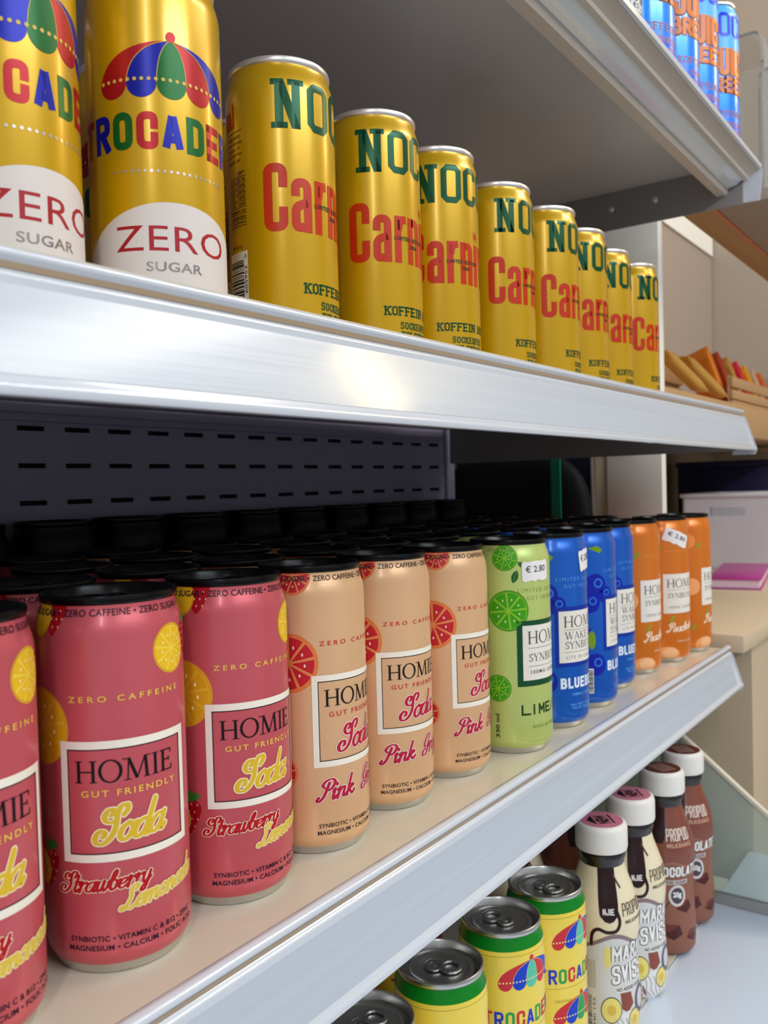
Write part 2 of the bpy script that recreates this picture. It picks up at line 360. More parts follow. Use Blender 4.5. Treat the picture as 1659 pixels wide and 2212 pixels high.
SERIF = {
 'H': (1.06, ('t', [(.2, 0), (.2, 1)]), ('t', [(.86, 0), (.86, 1)]), ('n', [(.2, .5), (.86, .5)]), ('s', (.2, 0)), ('s', (.2, 1)), ('s', (.86, 0)), ('s', (.86, 1))),
 'O': (1.06, ('o', ((.53, .5), .53, .53, .39, .47))),
 'M': (1.3, ('n', [(.2, 0), (.25, 1)]), ('t', [(.25, 1), (.62, .03)]), ('n', [(.62, .03), (1.02, 1)]), ('t', [(1.03, 1), (1.1, 0)]), ('s', (.2, 0)), ('s', (1.1, 0)), ('s', (.14, 1)), ('s', (1.12, 1))),
 'I': (.4, ('t', [(.2, 0), (.2, 1)]), ('s', (.2, 0)), ('s', (.2, 1))),
 'E': (.74, ('t', [(.2, 0), (.2, 1)]), ('n', [(.05, .97), (.68, .97)]), ('n', [(.2, .52), (.55, .52)]), ('n', [(.05, .03), (.72, .03)]), ('n', [(.67, 1), (.67, .78)]), ('n', [(.7, 0), (.72, .25)]), ('n', [(.55, .42), (.55, .63)])),
 'S': (.62, ('c', [(.52, .78), (.36, .98), (.12, .82), (.2, .58), (.45, .42), (.52, .18), (.28, .02), (.06, .2)])),
 'Y': (.9, ('t', [(.12, 1), (.45, .45)]), ('n', [(.78, 1), (.45, .45)]), ('t', [(.45, .48), (.45, 0)]), ('s', (.45, 0)), ('s', (.12, 1)), ('s', (.8, 1))),
 'N': (1.05, ('n', [(.18, 0), (.18, 1)]), ('t', [(.18, 1), (.86, .02)]), ('n', [(.86, 0), (.86, 1)]), ('s', (.18, 0)), ('s', (.12, 1)), ('s', (.86, 1))),
 'B': (.72, ('t', [(.2, 0), (.2, 1)]), ('c', [(.05, .98), (.4, .98), (.58, .76), (.4, .54), (.2, .53)]), ('c', [(.2, .53), (.48, .5), (.66, .26), (.45, .02), (.05, .02)])),
 'T': (.82, ('t', [(.41, 0), (.41, 1)]), ('n', [(.02, .97), (.8, .97)]), ('s', (.41, 0)), ('n', [(.04, 1), (.02, .76)]), ('n', [(.78, 1), (.8, .76)])),
 'C': (.9, ('c', [(.84, .72), (.55, .99), (.2, .8), (.08, .5), (.2, .2), (.55, .01), (.86, .24)])),
 'W': (1.35, ('t', [(.1, 1), (.4, 0)]), ('n', [(.4, 0), (.68, 1)]), ('t', [(.62, 1), (.92, 0)]), ('n', [(.92, 0), (1.22, 1)]), ('s', (.1, 1)), ('s', (.65, 1)), ('s', (1.22, 1))),
 'A': (1.0, ('n', [(.12, 0), (.46, 1)]), ('t', [(.46, 1), (.84, 0)]), ('n', [(.25, .35), (.7, .35)]), ('s', (.12, 0)), ('s', (.86, 0))),
 'K': (1.0, ('t', [(.2, 0), (.2, 1)]), ('n', [(.8, 1), (.25, .48)]), ('t', [(.38, .58), (.82, 0)]), ('s', (.2, 0)), ('s', (.2, 1)), ('s', (.82, 1)), ('s', (.86, 0))),
 'U': (1.0, ('t', [(.2, 1), (.2, .3)]), ('c', [(.2, .35), (.28, .08), (.5, .01), (.74, .1), (.82, .35)]), ('n', [(.82, .3), (.82, 1)]), ('s', (.2, 1)), ('s', (.82, 1))),
 'P': (.7, ('t', [(.2, 0), (.2, 1)]), ('c', [(.05, .98), (.42, .98), (.62, .74), (.42, .48), (.2, .48)]), ('s', (.2, 0)))}

# ------------------------------------------------------------------ cans: profile, shared meshes
R0 = 28.7
CAN_PTS = [(4.6, 26.7), (6, 27.6), (8, 28.35), (10, 28.7), (130, 28.7), (132, 28.6), (134, 28.25), (136, 27.7), (138, 27.05), (140, 26.45), (141.6, 26.1), (143, 26.1)]
def interp(T, x):
    if x <= T[0][0]: return T[0][1]
    for (a, b), (c, d) in zip(T[:-1], T[1:]):
        if x <= c: return b+(d-b)*(x-a)/(c-a)
    return T[-1][1]
can_r = lambda v: interp(CAN_PTS, v)
CUTS = [6, 8, 10, 130, 132, 134, 136, 138, 140, 141.6]
MESH = {}
PRINTS = {}
def put(kind, name, F, clamp=False):
    if not F.f: return
    if clamp: F.f = [([(p[0], min(max(p[1], 5.0), 142.4)) for p in pts], m, L) for pts, m, L in F.f]
    for G in clusters(F): PRINTS.setdefault(kind, []).append((name, G.build(name, can_r, R0, vcuts=CUTS)))
def clusters(F):
    """lines of print that stand clear of each other become parts of their own"""
    def cut(fs, ax, gap):
        fs = sorted(fs, key=lambda f: min(p[ax] for p in f[0])); out = [[]]; hi = None
        for f in fs:
            lo = min(p[ax] for p in f[0])
            if hi is not None and lo > hi+gap: out.append([]); hi = None
            out[-1].append(f); h = max(p[ax] for p in f[0]); hi = h if hi is None else max(hi, h)
        return out
    res = []
    for a in cut(F.f, 1, .9):
        for b in cut(a, 0, 4.5):
            G = Flat(); G.f = b; G.m = F.m; res.append(G)
    return res
M_alu = mat('brushed_aluminium', '#c9c7c2', .28, 1.0, bump=.06, bscale=(60, 60, 900))
M_lidgrey = mat('lid_aluminium', '#b2b1ae', .34, 1.0, bump=.05, bscale=(300, 300, 300))
M_black = mat('black_lid_lacquer', '#030304', .26, 0.0, spec=.3, bump=.04, bscale=(300, 300, 300))
M_whiterim = mat('pale_rim_aluminium', '#e4dcd8', .3, .75, bump=.04, bscale=(300, 300, 300))
def can_parts(kind, body_mat, rim_mat, lid_mat):
    base = [(0, 3.2), (19, 3.0), (21.5, .9), (22.6, .1), (23.6, 0), (24.6, .35), (25.6, 1.8), (26.7, 4.6)]
    MESH[kind+'_base'] = lathe('base_rim', base, M_alu, 72)
    MESH[kind+'_body'] = lathe('can_body', [(r, z) for z, r in CAN_PTS], body_mat, 96)
    MESH[kind+'_rim'] = lathe('lid_rim', [(25.9, 142.2), (26.3, 142.4), (26.75, 143.2), (26.85, 144.6), (26.6, 145.6), (25.9, 146.0), (25.2, 145.7), (24.7, 144.8), (24.2, 142.0), (23.4, 139.8)], rim_mat, 72)
    # lid panel with countersink and a raised score bead
    MESH[kind+'_lid'] = lathe('lid', [(23.4, 139.8), (22.6, 139.2), (21.9, 139.6), (21.4, 141.0), (20.9, 141.6), (18.6, 141.7), (18.0, 141.3), (15.5, 141.2), (0, 141.2)], lid_mat, 60)
    bm = bmesh.new()
    def loop_band(path, w, z0, z1):
        n = len(path); ins, outs = [], []
        for i in range(n):
            a, b = path[i-1], path[(i+1) % n]; dx, dy = b[0]-a[0], b[1]-a[1]; l = math.hypot(dx, dy); nx, ny = dy/l*w/2, -dx/l*w/2
            ins.append((path[i][0]-nx, path[i][1]-ny)); outs.append((path[i][0]+nx, path[i][1]+ny))
        V = [[bm.verts.new((p[0]*MM, p[1]*MM, z*MM)) for p in q] for q, z in ((outs, z0), (outs, z1-.3), ([((o[0]*.6+i_[0]*.4), (o[1]*.6+i_[1]*.4)) for o, i_ in zip(outs, ins)], z1), (ins, z1-.3), (ins, z0))]
        for A, B in zip(V[:-1], V[1:]):
            for i in range(n): bm.faces.new((A[i], A[(i+1) % n], B[(i+1) % n], B[i]))
    oval = lambda cx, rx, ry: [(cx+rx*math.cos(2*PI*i/28), ry*math.sin(2*PI*i/28)) for i in range(28)]
    loop_band(oval(6.5, 6.0, 6.6), 2.6, 142.0, 143.6)       # finger ring
    loop_band(oval(-3.5, 4.6, 5.2), 2.4, 142.0, 143.4)      # nose of the tab
    vs = [[bm.verts.new((p[0]*MM, p[1]*MM, z*MM)) for p in oval(-3.3, 2.2*k, 2.4*k)] for k, z in ((1, 141.2), (1, 142.6), (.6, 143.2))]
    for A, B in zip(vs[:-1], vs[1:]):
        for i in range(28): bm.faces.new((A[i], A[(i+1) % 28], B[(i+1) % 28], B[i]))
    bm.faces.new(vs[-1])
    bmesh.ops.recalc_face_normals(bm, faces=bm.faces)
    MESH[kind+'_tab'] = finish(bm, 'pull_tab', lid_mat, True, 45)

C_pink = mat('pink_can_lacquer', '#cb5860', .34, .25, coat=.25, bump=.03, bscale=(500, 500, 500), var=.02)
C_peach = mat('peach_can_lacquer', '#e0b183', .34, .2, coat=.25, bump=.03, bscale=(500, 500, 500), var=.02)
C_lime = mat('lime_can_lacquer', '#bccb72', .32, .2, coat=.3, bump=.03, bscale=(500, 500, 500), var=.02)
C_blue = mat('blue_can_lacquer', '#0a5cc0', .28, .3, coat=.3, bump=.03, bscale=(500, 500, 500), var=.03)
C_orange = mat('orange_can_lacquer', '#dc7618', .3, .25, coat=.3, bump=.03, bscale=(500, 500, 500), var=.04, vscale=(40, 40, 40))
C_yellow = mat('yellow_can_lacquer', '#c89c06', .30, .3, coat=.2, bump=.03, bscale=(500, 500, 200), var=.02)
C_yellow2 = mat('bright_yellow_can_lacquer', '#ecd04a', .30, .1, coat=.35, bump=.03, bscale=(500, 500, 200), var=.02)
C_sky = mat('sky_blue_can_lacquer', '#0488f4', .28, .2, coat=.3, bump=.03, bscale=(500, 500, 500), var=.02)
C_navy = mat('navy_can_lacquer', '#30405c', .35, .2, coat=.3, bump=.03, bscale=(500, 500, 500), var=.02)
for k, b, r, l in (('pink', C_pink, M_black, M_black), ('peach', C_peach, M_black, M_black), ('lime', C_lime, M_black, M_black), ('blue', C_blue, M_black, M_black), ('orange', C_orange, M_black, M_black),
                   ('carn', C_yellow, M_whiterim, M_lidgrey), ('troc', C_yellow, M_whiterim, M_lidgrey), ('green', C_yellow2, M_alu, M_lidgrey), ('breeze', C_sky, M_alu, M_lidgrey), ('navy', C_navy, M_alu, M_lidgrey)):
    can_parts(k, b, r, l)
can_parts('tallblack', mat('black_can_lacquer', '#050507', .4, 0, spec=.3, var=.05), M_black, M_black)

WHITE, CREAM, BLACK = ink('#ede4d2'), ink('#ece2d2'), ink('#140d10')
def citrus(F, c, r, rind, flesh, line, seed, n=9, L=0, ph=.2):
    F.ellipse(c, r, r, rind, L, 48); F.ellipse(c, r*.90, r*.90, line, L+1, 44)
    for i in range(n):
        a0, a1 = ph+2*PI*i/n+.06, ph+2*PI*(i+1)/n-.06; am = (a0+a1)/2
        P = [(c[0]+.10*r*math.cos(am), c[1]+.10*r*math.sin(am))]+[(c[0]+.87*r*math.cos(a0+(a1-a0)*k/6), c[1]+.87*r*math.sin(a0+(a1-a0)*k/6)) for k in range(7)]
        for k in range(1, 7): F.poly([P[0], P[k], P[k+1]], flesh, L+2)
        s = (c[0]+.55*r*math.cos(am), c[1]+.55*r*math.sin(am)); F.ellipse(s, r*.035, r*.06, seed, L+3, 8)
def strawberry(F, c, s, L=0, leaf=True):
    red, seed, gr = ink('#a80f1c'), ink('#f0d0a0'), ink('#2f8a28')
    P = [(0, 1), (-.5, 1.02), (-.85, .6), (-.7, 0), (-.3, -.7), (0, -1), (.3, -.7), (.7, 0), (.85, .6), (.5, 1.02)]
    F.poly([(c[0]+x*s, c[1]+y*s) for x, y in catmull(P, 4, True)], red, L)
    for k in range(16):
        x = ((k % 4)-1.5)*.4+(.2 if (k//4) % 2 else 0); y = .75-(k//4)*.42
        if abs(x) < .75-.45*max(0, -y+.2): F.ellipse((c[0]+x*s, c[1]+y*s), .04*s, .07*s, seed, L+1, 8)
    if leaf:
        for a in (-.9, -.35, .2, .7, 1.15):
            x0, y0 = c[0], c[1]+.95*s; dx, dy = math.sin(a)*s*.95, .25*s+math.cos(a)*s*.45
            F.poly([(x0-.16*s, y0), (x0+dx*.5-.12*s, y0+dy*.7), (x0+dx, y0+dy), (x0+dx*.6+.12*s, y0+dy*.3), (x0+.12*s, y0-.1*s)], gr, L+2)

def soda_label(kind, body):
    """pink strawberry-lemonade and peach grapefruit layout; u = 0 is the left edge of the boxed logo"""
    pk = kind == 'pink'
    accent = ink('#e8c050') if pk else ink('#c43a34'); dark = ink('#231026') if pk else ink('#3a2c24')
    F = Flat()   # boxed logo
    F.frame(0, 45, 53.5, 91.2, 3.0, WHITE, 3); F.frame(3.0, 48.0, 50.5, 88.2, .42, BLACK, 3)
    F.serif('HOMIE', 6.0, 75.4, 8.4, BLACK, 3, gap=.03, sq=.995)
    F.text('GUT FRIENDLY', 8.4, 46.4, 70.0, 72.5, accent, 3, bold=.012, spacing=1.35)
    if pk: F.script('Soda', 13.0, 51.6, 6.5, 2.15, ink('#d8b22e'), 5, halo=ink('#f2e2b8'), hw=.9, hL=4, slope=.05, sq=.96)
    else: F.script('Soda', 13.0, 51.6, 6.5, 2.0, ink('#b3203a'), 5, halo=ink('#f4dcd0'), hw=.8, hL=4, slope=.05, sq=.96)
    put(kind, 'logo_panel', F)
    if pk:
        F = Flat(); F.script('Strawberry', -2.2, 33.4, 3.75, 1.25, ink('#b3141f'), 5, halo=ink('#f0d4b8'), hw=.7, hL=4, slope=.05, sq=1.06); put(kind, 'flavour_lettering', F)
        F = Flat(); F.script('Lemonade', 21.6, 23.4, 4.2, 1.45, ink('#dcbb45'), 7, halo=ink('#f2e2b8'), hw=.7, hL=6, slope=.11, sq=.98); put(kind, 'flavour_lettering', F)
    else:
        F = Flat(); F.script('Pink', 1.2, 27.8, 5.0, 1.7, ink('#b3203f'), 5, halo=ink('#f4dcd0'), hw=.7, hL=4, slope=.09, sq=1.1); put(kind, 'flavour_lettering', F)
        F = Flat(); F.script('Grapefruit', 27.4, 28.6, 5.0, 1.7, ink('#b3203f'), 5, halo=ink('#f4dcd0'), hw=.7, hL=4, slope=.05); put(kind, 'flavour_lettering', F)
    bull = '\u2022'
    F = Flat(); F.text('SYNBIOTIC '+bull+' VITAMIN C & B12 '+bull+' ZINC', 1.8, 54.4, 14.5, 16.6, dark, 3, bold=.014, spacing=1.05)
    put(kind, 'claim_lettering', F); F = Flat()
    F.text('MAGNESIUM '+bull+' CALCIUM '+bull+' FOLIC ACID', 1.0, 56.2, 11.0, 13.1, dark, 3, bold=.014, spacing=1.05); put(kind, 'claim_lettering', F)
    F = Flat(); F.text('ZERO CAFFEINE', 4.4, 50.0, 106.0, 108.3, accent, 3, bold=.012, spacing=1.6); put(kind, 'caffeine_lettering', F)
    F = Flat(); F.text('ZERO CAFFEINE '+bull+' ZERO SUGAR '+bull, 2.4, 58.5, 138.4, 141.0, dark, 7, bold=.006, spacing=1.02)
    put(kind, 'neck_lettering', F); F = Flat()
    F.text('ZERO SUGAR '+bull, -24.0, 0.6, 138.4, 141.0, dark, 7, bold=.02, spacing=1.02); put(kind, 'neck_lettering', F)
    if pk:
        rind, fl, ln, sd = ink('#d9a020'), ink('#eab81f'), ink('#f2d048'), ink('#fff0b8')
        for c, r, f_, l_ in (((47.6, 122.9), 9.9, fl, ln), ((-11.2, 95.6), 15, ink('#d8a018'), ink('#e0b028')), ((-15.5, 39.5), 7.5, fl, ln)):
            F = Flat(); citrus(F, c, r, rind, f_, l_, sd, 9); put(kind, 'lemon_print', F, True)
        F = Flat(); F.ellipse((-10.5, 137.6), 6.3, 7.6, rind, 3, 36); F.ellipse((-10.5, 137.6), 5.5, 6.7, fl, 4, 36); put(kind, 'lemon_print', F, True)
        for c, r, lf in (((-9.6, 40.8), 7.6, True), ((-2.6, 138.0), 7.0, False), ((60, 125), 6.5, True)):
            F = Flat(); strawberry(F, c, r, 1, leaf=lf); put(kind, 'strawberry_print', F, True)
    else:
        rind, fl, ln, sd = ink('#df7a3c'), ink('#c2222c'), ink('#e08850'), ink('#f4d8c0')
        for c, r in (((-11.2, 97.6), 15), ((-8.4, 141.0), 9.4), ((-17.2, 42.4), 9.0), ((64, 60), 12)):
            F = Flat(); citrus(F, c, r, rind, fl, ln, sd, 9); put(kind, 'grapefruit_print', F, True)
soda_label('pink', C_pink); soda_label('peach', C_peach)

def boxed_label(kind):
    """lime, blueberry and peach cans: paper-white box with serif logo"""
    F = Flat(); grey = ink('#4a4440'); paper = ink('#e4ddd0')
    if kind == 'lime':
        F.rect(0, 46.6, 53, 91.2, ink('#12482a'), 2); F.rect(4.0, 50.6, 49, 87.8, paper, 3)
        F.serif('HOMIE', 7.2, 75.2, 8.6, grey, 4, gap=.03); F.rect(8, 72.2, 46, 72.5, grey, 4)
        F.serif('SYNBIOTIC', 8.2, 63.2, 5.4, grey, 4, gap=.02); F.rect(8, 59.8, 46, 60.1, grey, 4)
        F.text('100MG CAFFEINE', 9.5, 45, 54.8, 57.4, grey, 4, bold=.02, spacing=1.3)
    elif kind == 'blue':
        F.rect(-3, 46.6, 51, 91.5, ink('#0b2f94'), 2); F.rect(0, 49.8, 48, 88.2, paper, 3)
        F.serif('HOMIE', 3.4, 76.0, 8.4, grey, 4, gap=.03); F.rect(4, 74.0, 44, 74.3, grey, 4)
        F.serif('WAKE UP', 4.6, 67.0, 5.6, grey, 4, gap=.02); F.serif('SYNBIOTIC', 4.6, 60.0, 5.4, grey, 4, gap=.02); F.rect(4, 57.4, 44, 57.7, grey, 4)
        F.text('LITE IN CALORIES', 5.5, 42, 52.4, 54.8, grey, 4, spacing=1.4)
    else:
        F.rect(0, 49.8, 46, 89.2, paper, 3)
        F.serif('HOMIE', 3.2, 75.6, 8.4, grey, 4, gap=.03); F.rect(4, 73.0, 42, 73.3, grey, 4)
        F.serif('SYNBIOTIC', 4.2, 65.0, 5.0, grey, 4, gap=.02); F.text('100MG CAFFEINE', 5.5, 40, 54.6, 57.2, grey, 4, spacing=1.3)
    put(kind, 'logo_panel', F)
    F = Flat()
    if kind == 'lime':
        g = ink('#143c1c'); faint = ink('#8a9a4c')
        F.text('LIMITED EDITION', 1.5, 44, 110.4, 113.2, faint, 3, spacing=1.5); F.text('GUT FRIENDLY', 7.5, 42, 105.0, 107.8, faint, 3, spacing=1.5)
        for i, ch in enumerate('LIME/ADE'): F.block(ch, 2.2+i*6.6, 27, 5.6, 7.2, 1.25, g, 3)
        F.rect(6.4, 27, 9.0, 28.2, g, 3); F.stroke([(28.5, 27), (32.5, 34.2)], .7, g, 3, cap='')
        F.text('MADE IN SWEDEN', 10.5, 40, 17.6, 20.0, faint, 3, bold=.02, spacing=1.3)
        F.text('330 ml', -15.5, -12.8, 12, 28, g, 3, bold=.02, rot=1); F.text('INGREDIENTS', -21, -18.6, 70, 110, faint, 3, rot=1)
        F.text('ZERO SUGAR', -20, -3, 138.4, 140.6, faint, 3)
    elif kind == 'blue':
        w = ink('#dfe8f2'); lb = ink('#5aa0e0')
        F.text('LIMITED EDITION', -1.5, 44, 110.6, 113.2, lb, 3, spacing=1.5); F.text('GUT FRIENDLY', 4.5, 42, 105.4, 108.0, lb, 3, spacing=1.5)
        F.word('BLUEBERRY', .5, 30.4, 5.0, 8.0, 1.75, .9, w, 3)
        F.text('100mg Caffeine', 10, 36, 24.4, 27.0, lb, 3, bold=.02); F.text('SALTED CARAMEL', 8, 38, 17.2, 19.0, lb, 3, bold=.02); F.text('FRUIT INFUSION', 9.5, 37, 14.6, 16.4, lb, 3, bold=.02)
    else:
        w = ink('#f2d8bc')
        F.text('LIMITED EDITION', -1, 44, 110.6, 113.0, ink('#f09a50'), 3, spacing=1.5)
        F.script('Peach', 3.0, 30.6, 4.4, 1.5, w, 3, slope=.06, sq=1.1); F.script('cola', 24.0, 31.4, 4.0, 1.5, w, 3, slope=.06)
        F.text('100mg Caffeine', 14, 40, 20.5, 22.6, w, 3)
    put(kind, 'lettering', F)
    F = Flat()
    if kind == 'lime':
        rind, fl, ln, sd = ink('#4f9418'), ink('#3d9a10'), ink('#86bf2c'), ink('#d8e89a')
        for c, r, ph in (((-5.2, 98.3), 14, .1), ((-7.0, 134.0), 8.8, .5), ((-13.4, 45.6), 9.2, .2)):
            F = Flat(); citrus(F, c, r, rind, fl, ln, sd, 8, ph=ph); put(kind, 'lime_print', F, True)
        F = Flat()
        lf = ink('#1d5a24')
        for (x, y, a, s) in ((.5, 122.5, -1.9, 9.0), (2.5, 128.0, -.6, 6.0)):
            P = [(0, 0), (.3, .22), (.65, .24), (1, 0), (.65, -.24), (.3, -.22)]; ca, sa = math.cos(a), math.sin(a); ox, oy = x-.2*s*ca, y+3
            F.poly([(ox+(p[0]*ca-p[1]*sa)*s, oy+(p[0]*sa+p[1]*ca)*s) for p in catmull(P, 3, True)], lf, 0)
            F.stroke([(ox, oy), (ox+s*ca, oy+s*sa)], .3, ink('#5f9a4a'), 1, cap='')
    elif kind == 'blue':
        d, l, gr = ink('#0a1f9c'), ink('#2f6fd0'), ink('#7a9a1a')
        for c, r in (((-9.5, 100), 9.5), ((-1.0, 92.5), 7.0), ((-14, 86), 8), ((-10.5, 36), 9.0), ((-22, 60), 9)):
            F.ellipse(c, r, r, d, 0, 40); F.ring((c[0]+r*.25, c[1]+r*.2), r*.42, r*.42, r*.26, r*.26, l, 1, 20)
        F.ellipse((-13.5, 56), 3.2, 7.4, gr, 2, 24); F.poly([(-16, 130), (-8, 132), (-3, 129), (-5, 126), (-12, 128.5)], gr, 0)
        F.rect(-19.5, 13, -12.5, 33, WHITE, 2)
        for k in range(14): F.rect(-19, 14+k*1.3, -13, 14.6+k*1.3+(k % 3)*.2, BLACK, 3)
    else:
        pale, gr = ink('#f0a468'), ink('#7fa030')
        F.ellipse((4, 8.5), 12, 8, pale, 0, 40); F.ellipse((6, 10), 8, 5.5, ink('#f4bb88'), 1, 32); F.ellipse((-12, 70), 10, 9, pale, 0, 40)
        F.ellipse((-16, 118), 9, 8, ink('#e8904a'), 0, 36)
        for x, y in ((-4, 112), (8, 43), (-10, 26)): F.poly([(x-3, y-4), (x+1, y-1), (x+4, y+5), (x, y+3)], gr, 2)
    put(kind, 'leaf_print' if kind == 'lime' else 'fruit_print', F, True)
for k in ('lime', 'blue', 'orange'): boxed_label(k)

def slab_NOCCO(F, u, v, h, m, L, k=1.0):
    """chamfered slab-serif logo; k scales the widths"""
    t = 4.3*k; s = h*.105
    wN = 17*k
    for x in (u+2.0*k, u+wN-2.0*k-t): F.rect(x, v, x+t, v+h, m, L)
    F.poly([(u+2*k, v+h), (u+2*k+t*1.05, v+h), (u+wN-2*k, v), (u+wN-2*k-t*1.05, v)], m, L)
    F.rect(u, v+h-s*1.15, u+2*k+t, v+h, m, L); F.rect(u, v, u+4*k+t, v+s*1.15, m, L); F.rect(u+wN-4*k-t, v+h-s*1.15, u+wN, v+h, m, L)
    x = u+wN+2.0*k
    for ch in 'OCCO':
        w = 14.2*k if ch == 'O' else 13.2*k; c = 3.6*k; q = 1.4*k; t2 = 3.9*k
        o = [(x+c, v), (x+w-c, v), (x+w, v+c), (x+w, v+h-c), (x+w-c, v+h), (x+c, v+h), (x, v+h-c), (x, v+c)]
        i = [(x+t2+q*.4, v+t2), (x+w-t2-q*.4, v+t2), (x+w-t2, v+t2+q), (x+w-t2, v+h-t2-q), (x+w-t2-q*.4, v+h-t2), (x+t2+q*.4, v+h-t2), (x+t2, v+h-t2-q), (x+t2, v+t2+q)]
        if ch == 'O': F.strip(o, i, m, L, True)
        else:
            a, b = v+h*.30, v+h*.70
            o2 = [(x+w, b)]+o[3:]+o[:3]+[(x+w, a)]; i2 = [(x+w-t2, b)]+i[3:]+i[:3]+[(x+w-t2, a)]
            F.strip(o2, i2, m, L)
        x += w+2.0*k
    return x
def carnival(F, u, v, m, L, k=1.0):
    t = 4.5*k; H, h = 34*k, 27*k
    def st(P, r, cl=False): F.stroke(roundpoly(P, r, cl, 5), t, m, L, cl, cap='')
    def C(x): st([(x+12.2*k-t/2, v+H*.645), (x+12.2*k-t/2, v+H-t/2), (x+t/2, v+H-t/2), (x+t/2, v+t/2), (x+12.2*k-t/2, v+t/2), (x+12.2*k-t/2, v+H*.36)], 3.2*k)
    def a(x):
        st([(x+t/2, v+h*.66), (x+t/2, v+h-t/2), (x+11*k-t/2, v+h-t/2), (x+11*k-t/2, v)], 3.0*k)
        st([(x+11*k-t/2, v+h*.56), (x+t/2, v+h*.46), (x+t/2, v+t/2), (x+11*k-t, v+t*.55)], 2.6*k)
    C(u); a(u+14*k)
    x = u+27*k; F.rect(x, v, x+t, v+h, m, L); st([(x+t*.6, v+h*.7), (x+t*.9, v+h-t/2), (x+8*k, v+h-t*.4)], 2*k)
    x = u+36.5*k; F.rect(x, v, x+t, v+h, m, L); st([(x+t*.4, v+h-t*.6), (x+11*k-t/2, v+h-t/2), (x+11*k-t/2, v)], 3*k)
    x = u+49.5*k; F.rect(x, v, x+t, v+h, m, L)
    F.ellipse((x+t/2, v+h+5.6*k), 2.1*k, 2.1*k, m, L, 20)
    for j in range(12):
        aa = 2*PI*j/12; F.stroke([(x+t/2+2.8*k*math.cos(aa), v+h+5.6*k+2.8*k*math.sin(aa)), (x+t/2+3.9*k*math.cos(aa), v+h+5.6*k+3.9*k*math.sin(aa))], .45*k, m, L, cap='')
    x = u+55.5*k; F.poly([(x, v+h), (x+t, v+h), (x+7.6*k, v), (x+4*k, v)], m, L); F.poly([(x+11.5*k-t, v+h), (x+11.5*k, v+h), (x+7.6*k, v), (x+4.0*k, v)], m, L)
    a(u+68.5*k); x = u+81.5*k; F.rect(x, v, x+t, v+H, m, L)
def carn_label():
    red, gr, gr2, blk = ink('#bb2c06', .35), ink('#06492a', .3, .25), ink('#1c4a26', .35), ink('#2c2412')
    F = Flat(); slab_NOCCO(F, 0, 108.6, 24.6, gr, 2)
    put('carn', 'logo_lettering', F)
    F = Flat(); carnival(F, -5, 57.2, red, 2)
    put('carn', 'flavour_lettering', F)
    F = Flat()
    F.text('LIMITED EDITION', 21.8, 47, 70.2, 72.6, blk, 4, bold=.03, spacing=1.2); F.text('2024', 32.5, 39, 66.2, 68.4, blk, 4, bold=.03)
    F.word('KOFFEIN 180MG', 14.7, 26.5, 3.7, 5.5, .95, .75, gr, 3, slab=True)
    F.word('SOCKERFRI', 24.4, 19.0, 2.6, 4.1, .7, .65, gr2, 3, slab=True); F.word('KOLSYRAD', 25.2, 13.6, 2.6, 4.1, .7, .65, gr2, 3, slab=True)
    put('carn', 'claim_lettering', F)
    F = Flat()   # nutrition table
    for k in range(9): F.rect(-30, 62.5+k*3.1, -15.2, 62.75+k*3.1, blk, 3)
    for k, s in enumerate(('en portion', 'rekommenderat', 'behov ar', '100%', '100%', '50%', '100%', '81%')):
        w = 12 if k < 3 else 5.5
        F.text(s, -15.6-w, -15.6, 63.2+k*3.1, 65.0+k*3.1, blk, 3, bold=.01)
        if k >= 3: F.text('110%', -28.5, -23.5, 63.2+k*3.1, 65.0+k*3.1, blk, 3)
    F.rect(-22.0, 63, -21.8, 87, blk, 3); F.text('DRI**', -21, -15.8, 88.2, 90.2, blk, 3, bold=.01)
    for k in range(5): F.text(('smak av', 'kolsyrat', 'vatten, fri', 'med morots', 'extrakt')[k], -30, -18.5+(k % 2)*1.5, 95+k*3.0, 97+k*3.0, blk, 3)
    F.rect(-30, 110.5, -17, 110.8, blk, 3)
    for j, (x, hh) in enumerate(((-32.5, 10), (-28.8, 10), (-24.6, 12.5))):
        F.block('OAI'[j] if j < 2 else 'I', x, 112.5, 3.4 if j < 2 else 1.6, hh, 1.3, red, 3)
    put('carn', 'nutrition_table', F)
    F = Flat(); F.rect(-31, 16, -15.4, 49.5, ink('#e0dccf'), 2)
    random.seed(3); y = 18.0
    while y < 45: 
        t = random.choice((.35, .35, .6, .9, 1.2)); F.rect(-30.5, y, -18.3, y+t, ink('#15162a'), 3); y += t+random.choice((.4, .5, .8))
    F.text('7331 605952', -17.9, -15.9, 17, 42, blk, 3, bold=.01, rot=1); F.text('>', -18, -16, 45.5, 48, blk, 3, rot=1)
    F.text('PM SE 0.1', -28, -18.5, 51, 53, blk, 3)
    put('carn', 'barcode', F)
carn_label()

